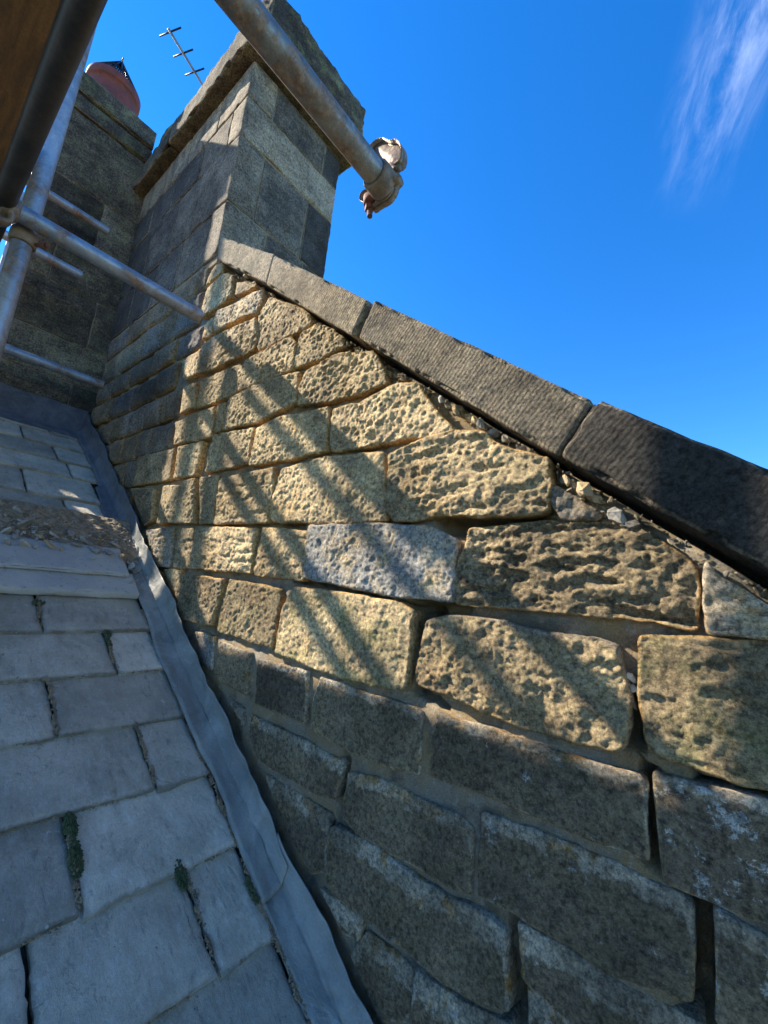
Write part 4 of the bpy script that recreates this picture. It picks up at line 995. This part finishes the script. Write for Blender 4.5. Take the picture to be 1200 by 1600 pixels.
lead(-2.44, -0.93, 2.0, 'long blue-grey lead flashing between slates and wall with its lower end lapped over the next', 0.009, up=(0.13, 0.075))
lead(-0.99, 0.6, 5.0, 'nearest blue lead flashing, running out of the picture at the bottom', 0.0, up=(0.085, 0.075), flat0=0.80)
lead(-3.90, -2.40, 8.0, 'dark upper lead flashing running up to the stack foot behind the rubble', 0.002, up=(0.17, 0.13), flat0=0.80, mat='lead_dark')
# lap seam at the lower end of the long sheet
# apron across the foot of the second stack
def apron():
    V = []; ny = 40; F = []
    for i in range(ny + 1):
        y = -0.2 + 1.08 * i / ny
        for j, (dx, dh) in enumerate(((0.012, 0.20), (0.014, 0.12), (0.018, 0.06), (0.03, 0.03), (0.08, 0.026), (0.15, 0.024), (0.152, 0.014))):
            x = XS + dx + 0.004 * math.sin(y * 17 + j); V.append((x, y, roof_z(x) + dh + 0.003 * math.sin(y * 23 + j)))
    F = [(i * 7 + j, i * 7 + j + 1, (i + 1) * 7 + j + 1, (i + 1) * 7 + j) for i in range(ny) for j in range(6)]
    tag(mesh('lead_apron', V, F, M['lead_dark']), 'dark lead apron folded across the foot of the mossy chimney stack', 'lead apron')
apron()

# ------------------------------------------------------------------ scaffold
R = 0.0307
def sct(name, a, b_, label, mat='galv', group='scaffold tubes', n=28, cat='scaffold tube'):
    L_ = np.linalg.norm(np.array(b_, float) - np.array(a, float))
    c = (np.array(a, float) + np.array(b_, float)) / 2
    V, F = tube(np.array(a) - c, np.array(b_) - c, R, n, caps=False, seg=max(1, int(L_ / 0.15)), wall_t=0.004)
    o = mesh(name, V, F, M[mat], sharp=40); o.location = tuple(c)
    return tag(o, label, cat, group)
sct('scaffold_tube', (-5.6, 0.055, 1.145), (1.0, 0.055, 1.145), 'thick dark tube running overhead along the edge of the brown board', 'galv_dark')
sct('scaffold_tube', (-1.86, 0.035, 1.142), (-1.86, 0.75, 1.142), 'long crossing tube from the clamp on the bright upright to the pitted wall')
sct('scaffold_tube', (-0.675, -1.1, 1.046), (-0.675, 0.645, 1.046), 'large rust-flecked tube slanting across the sky in front of the tall chimney', 'galv_old')
sct('scaffold_tube', (-3.7, -0.3, 2.526), (-3.7, 0.69, 2.526), 'short tube end in front of the mossy stack, directly above the long crossing tube')
sct('scaffold_tube', (-3.5, -0.3, 1.954), (-3.5, 0.566, 1.954), 'short pale tube end below the long crossing tube, against the mossy stack')
sct('scaffold_tube', (-3.5, -0.3, 1.238), (-3.5, 0.84, 1.238), 'low tube crossing the foot of the mossy stack just above the lead apron')
sct('scaffold_tube', (-1.93, 0.13, -0.18), (-1.93, 0.13, 2.6), 'bright galvanised upright at the left edge, passing behind the overhead tube')
sct('scaffold_tube', (-3.6, 0.20, 0.80), (-3.6, 0.20, 2.35), 'thin distant upright seen left of the bright upright')
HID = 'galvanised scaffold tube added out of view to cast wall shadows'
sct('scaffold_tube', (-4.6, -2.2, 3.11), (-4.6, -0.25, 3.11), 'higher of two level scaffold tubes added out of view to cast wall shadows'); sct('scaffold_tube', (-4.6, -2.2, 2.69), (-4.6, -0.04, 2.69), 'lower of two level scaffold tubes added out of view to cast wall shadows'); sct('scaffold_tube', (-5.0, -0.235, 0.3), (-5.0, -0.235, 4.4), 'upright scaffold tube added out of view to cast a wall shadow')  # unseen tubes added at left to throw shadow bands on the wall
# boards
def board(y0, y1, x0, x1, z, label, s):
    o = rough_box('scaffold_board', cuboid(x0, x1, y0, y1, z, z + 0.046), M['wood'], None, res=0.12, rad=0.004, amp=0.0008, seed=s)
    for k in ('soot', 'raw', 'grey', 'green', 'lichen'): del o[k]
    return tag(o, label, 'scaffold board', 'scaffold boards overhead')
for k in range(6):
    y1 = 0.048 - 0.292 * k
    board(y1 - 0.286, y1, -6.2 + 0.1 * (k % 3), 1.0, 1.41 + 0.001 * (k % 2), 'brown scaffold board overhead, nearest the wall beside the dark tube' if k == 0 else ('second', 'third', 'fourth', 'fifth', 'outermost')[k - 1] + ' brown scaffold board overhead, counted from the wall side', k)
for yy in (-0.9, -1.7): sct('scaffold_tube', (-5.6, yy, 1.145), (1.0, yy, 1.145), 'tube under the %s scaffold boards, left of the picture' % ('middle' if yy > -1 else 'outer'), 'galv_old')

def sleeve(c, axis, r0, r1, w_, n=24, a0=0.0, a1=2 * PI):
    """curved band around an axis through c"""
    c = np.array(c, float); d = np.array(axis, float); d /= np.linalg.norm(d)
    h = np.array([0, 0, 1.0]) if abs(d[2]) < 0.9 else np.array([1.0, 0, 0]); u = np.cross(d, h); u /= np.linalg.norm(u); v = np.cross(d, u)
    V = []; F = []; full = abs(a1 - a0 - 2 * PI) < 1e-6; m_ = n if full else n + 1
    for k in range(m_):
        a = a0 + (a1 - a0) * k / n; e = u * math.cos(a) + v * math.sin(a)
        wv = w_ * (0.5 if not callable(w_) else 0.5)
        for rr, ss in ((r0, -wv), (r1, -wv * 0.8), (r1 + 0.001, 0), (r1, wv * 0.8), (r0, wv)): V.append(tuple(c + e * rr + d * ss))
    for k in range(n):
        for j in range(5):
            p = (k % m_) * 5 + j; q = (k % m_) * 5 + (j + 1) % 5; p2 = ((k + 1) % m_) * 5 + j; q2 = ((k + 1) % m_) * 5 + (j + 1) % 5
            F.append((p, q, q2, p2))
    if not full: F.append((0, 4, 3, 2, 1)); b_ = (m_ - 1) * 5; F.append((b_, b_ + 1, b_ + 2, b_ + 3, b_ + 4))
    return V, F
def bolt(a, b_, r, nutr, parent, at=0.8):
    V, F = tube(a, b_, r, 12); 
    a = np.array(a, float); b_ = np.array(b_, float); c = a + (b_ - a) * at; d = (b_ - a) / np.linalg.norm(b_ - a)
    V2, F2 = tube(c - d * nutr * 0.55, c + d * nutr * 0.55, nutr, 6)
    V, F = join([(V, F), (V2, F2)]); mesh('bolt', V, F, M['rust'], parent, smooth=False)
# clamp hanging on the end of the overhead tube
def plate(name, pts, Y, thick, parent, mat, bulge, seed_):
    P_ = [wall_at(550 + a / 8, 180 + b_ / 8, Y) for a, b_ in pts]
    kw = dict(res=0.003, seed=seed_, rough=0.0006, edge=0.012, drop=0.004, back=thick / 2, bulge=bulge, ragged=0.0006, corner=0.006)
    o = stone(name, P_, (0, Y, 0), (1, 0, 0), (0, 0, 1), (0, -1, 0), parent, mat, **kw)
    o2 = stone(name, P_, (0, Y + 0.002, 0), (1, 0, 0), (0, 0, 1), (0, 1, 0), parent, mat, **kw)
    b_ = len(o.data.vertices)
    V = [tuple(v.co) for v in o.data.vertices] + [tuple(v.co) for v in o2.data.vertices]
    F = [tuple(p.vertices) for p in o.data.polygons] + [tuple(k + b_ for k in p.vertices) for p in o2.data.polygons]
    for q in (o, o2):
        me_ = q.data; bpy.data.objects.remove(q); bpy.data.meshes.remove(me_)
    return mesh(name, V, F, mat, parent)
TX, TZ = -0.675, 1.046
cp = thing('scaffold_coupler', (TX, 0.64, TZ), 'rusty steel coupler with open flap and hanging bolt at the slanting tube end', 'scaffold coupler')
V, F = sleeve((TX, 0.648, TZ), (0, 1, 0), R + 0.001, R + 0.009, 0.05, 30); mesh('collar', V, F, M['fitting'], cp)
plate('open_flap', [(250, 430), (310, 365), (395, 325), (440, 335), (505, 368), (580, 340), (628, 380), (650, 470), (642, 580), (605, 635), (560, 650), (470, 720), (430, 720), (380, 640), (300, 530)], 0.700, 0.012, cp, M['fitting'], 0.012, 501)
plate('lower_jaw', [(118, 1085), (160, 990), (270, 950), (380, 850), (430, 720), (480, 640), (540, 660), (600, 770), (600, 830), (545, 860), (530, 950), (450, 1060), (350, 1110), (260, 1180), (215, 1140), (160, 1120)], 0.690, 0.014, cp, M['fitting'], 0.008, 502)
def at8(a, b_, Y): r = wall_at(550 + a / 8, 180 + b_ / 8, Y); return (r[0], Y, r[1])
V, F = join([tube(at8(470, 690, 0.668), at8(600, 660, 0.668), 0.008, 12), tube(at8(520, 840, 0.672), at8(600, 800, 0.672), 0.011, 12)]); mesh('hinge_pin', V, F, M['fitting'], cp)
V, F = tube(at8(480, 640, 0.675), at8(545, 820, 0.665), 0.010, 10); mesh('hinge', V, F, M['fitting'], cp)
V, F = tube(at8(215, 1030, 0.684), at8(225, 1130, 0.684), 0.017, 16); mesh('washer', V, F, M['rust'], cp)
bolt(at8(205, 1000, 0.682), at8(222, 1265, 0.682), 0.0075, 0.013, cp, 0.62)
# clamp on the upright
cq = thing('scaffold_coupler', (-1.93, 0.13, 1.14), 'rust-stained double coupler joining upright and crossing tube at the left edge', 'scaffold coupler')
V, F = sleeve((-1.93, 0.13, 1.10), (0, 0, 1), R + 0.001, R + 0.009, 0.055, 26); mesh('collar', V, F, M['fitting'], cq)
V, F = sleeve((-1.862, 0.075, 1.142), (0, 1, 0), R + 0.001, R + 0.009, 0.05, 26); mesh('collar', V, F, M['fitting'], cq)
V, F = sleeve((-1.84, 0.055, 1.09), (1, 0.1, 0), 0.022, 0.034, 0.05, 20, 0, 1.3 * PI); mesh('flap', V, F, M['fitting'], cq)
bolt((-1.90, 0.165, 1.085), (-1.82, 0.185, 1.06), 0.007, 0.014, cq, 0.75)
bolt((-1.86, 0.02, 1.10), (-1.78, 0.03, 1.06), 0.008, 0.018, cq, 0.5)
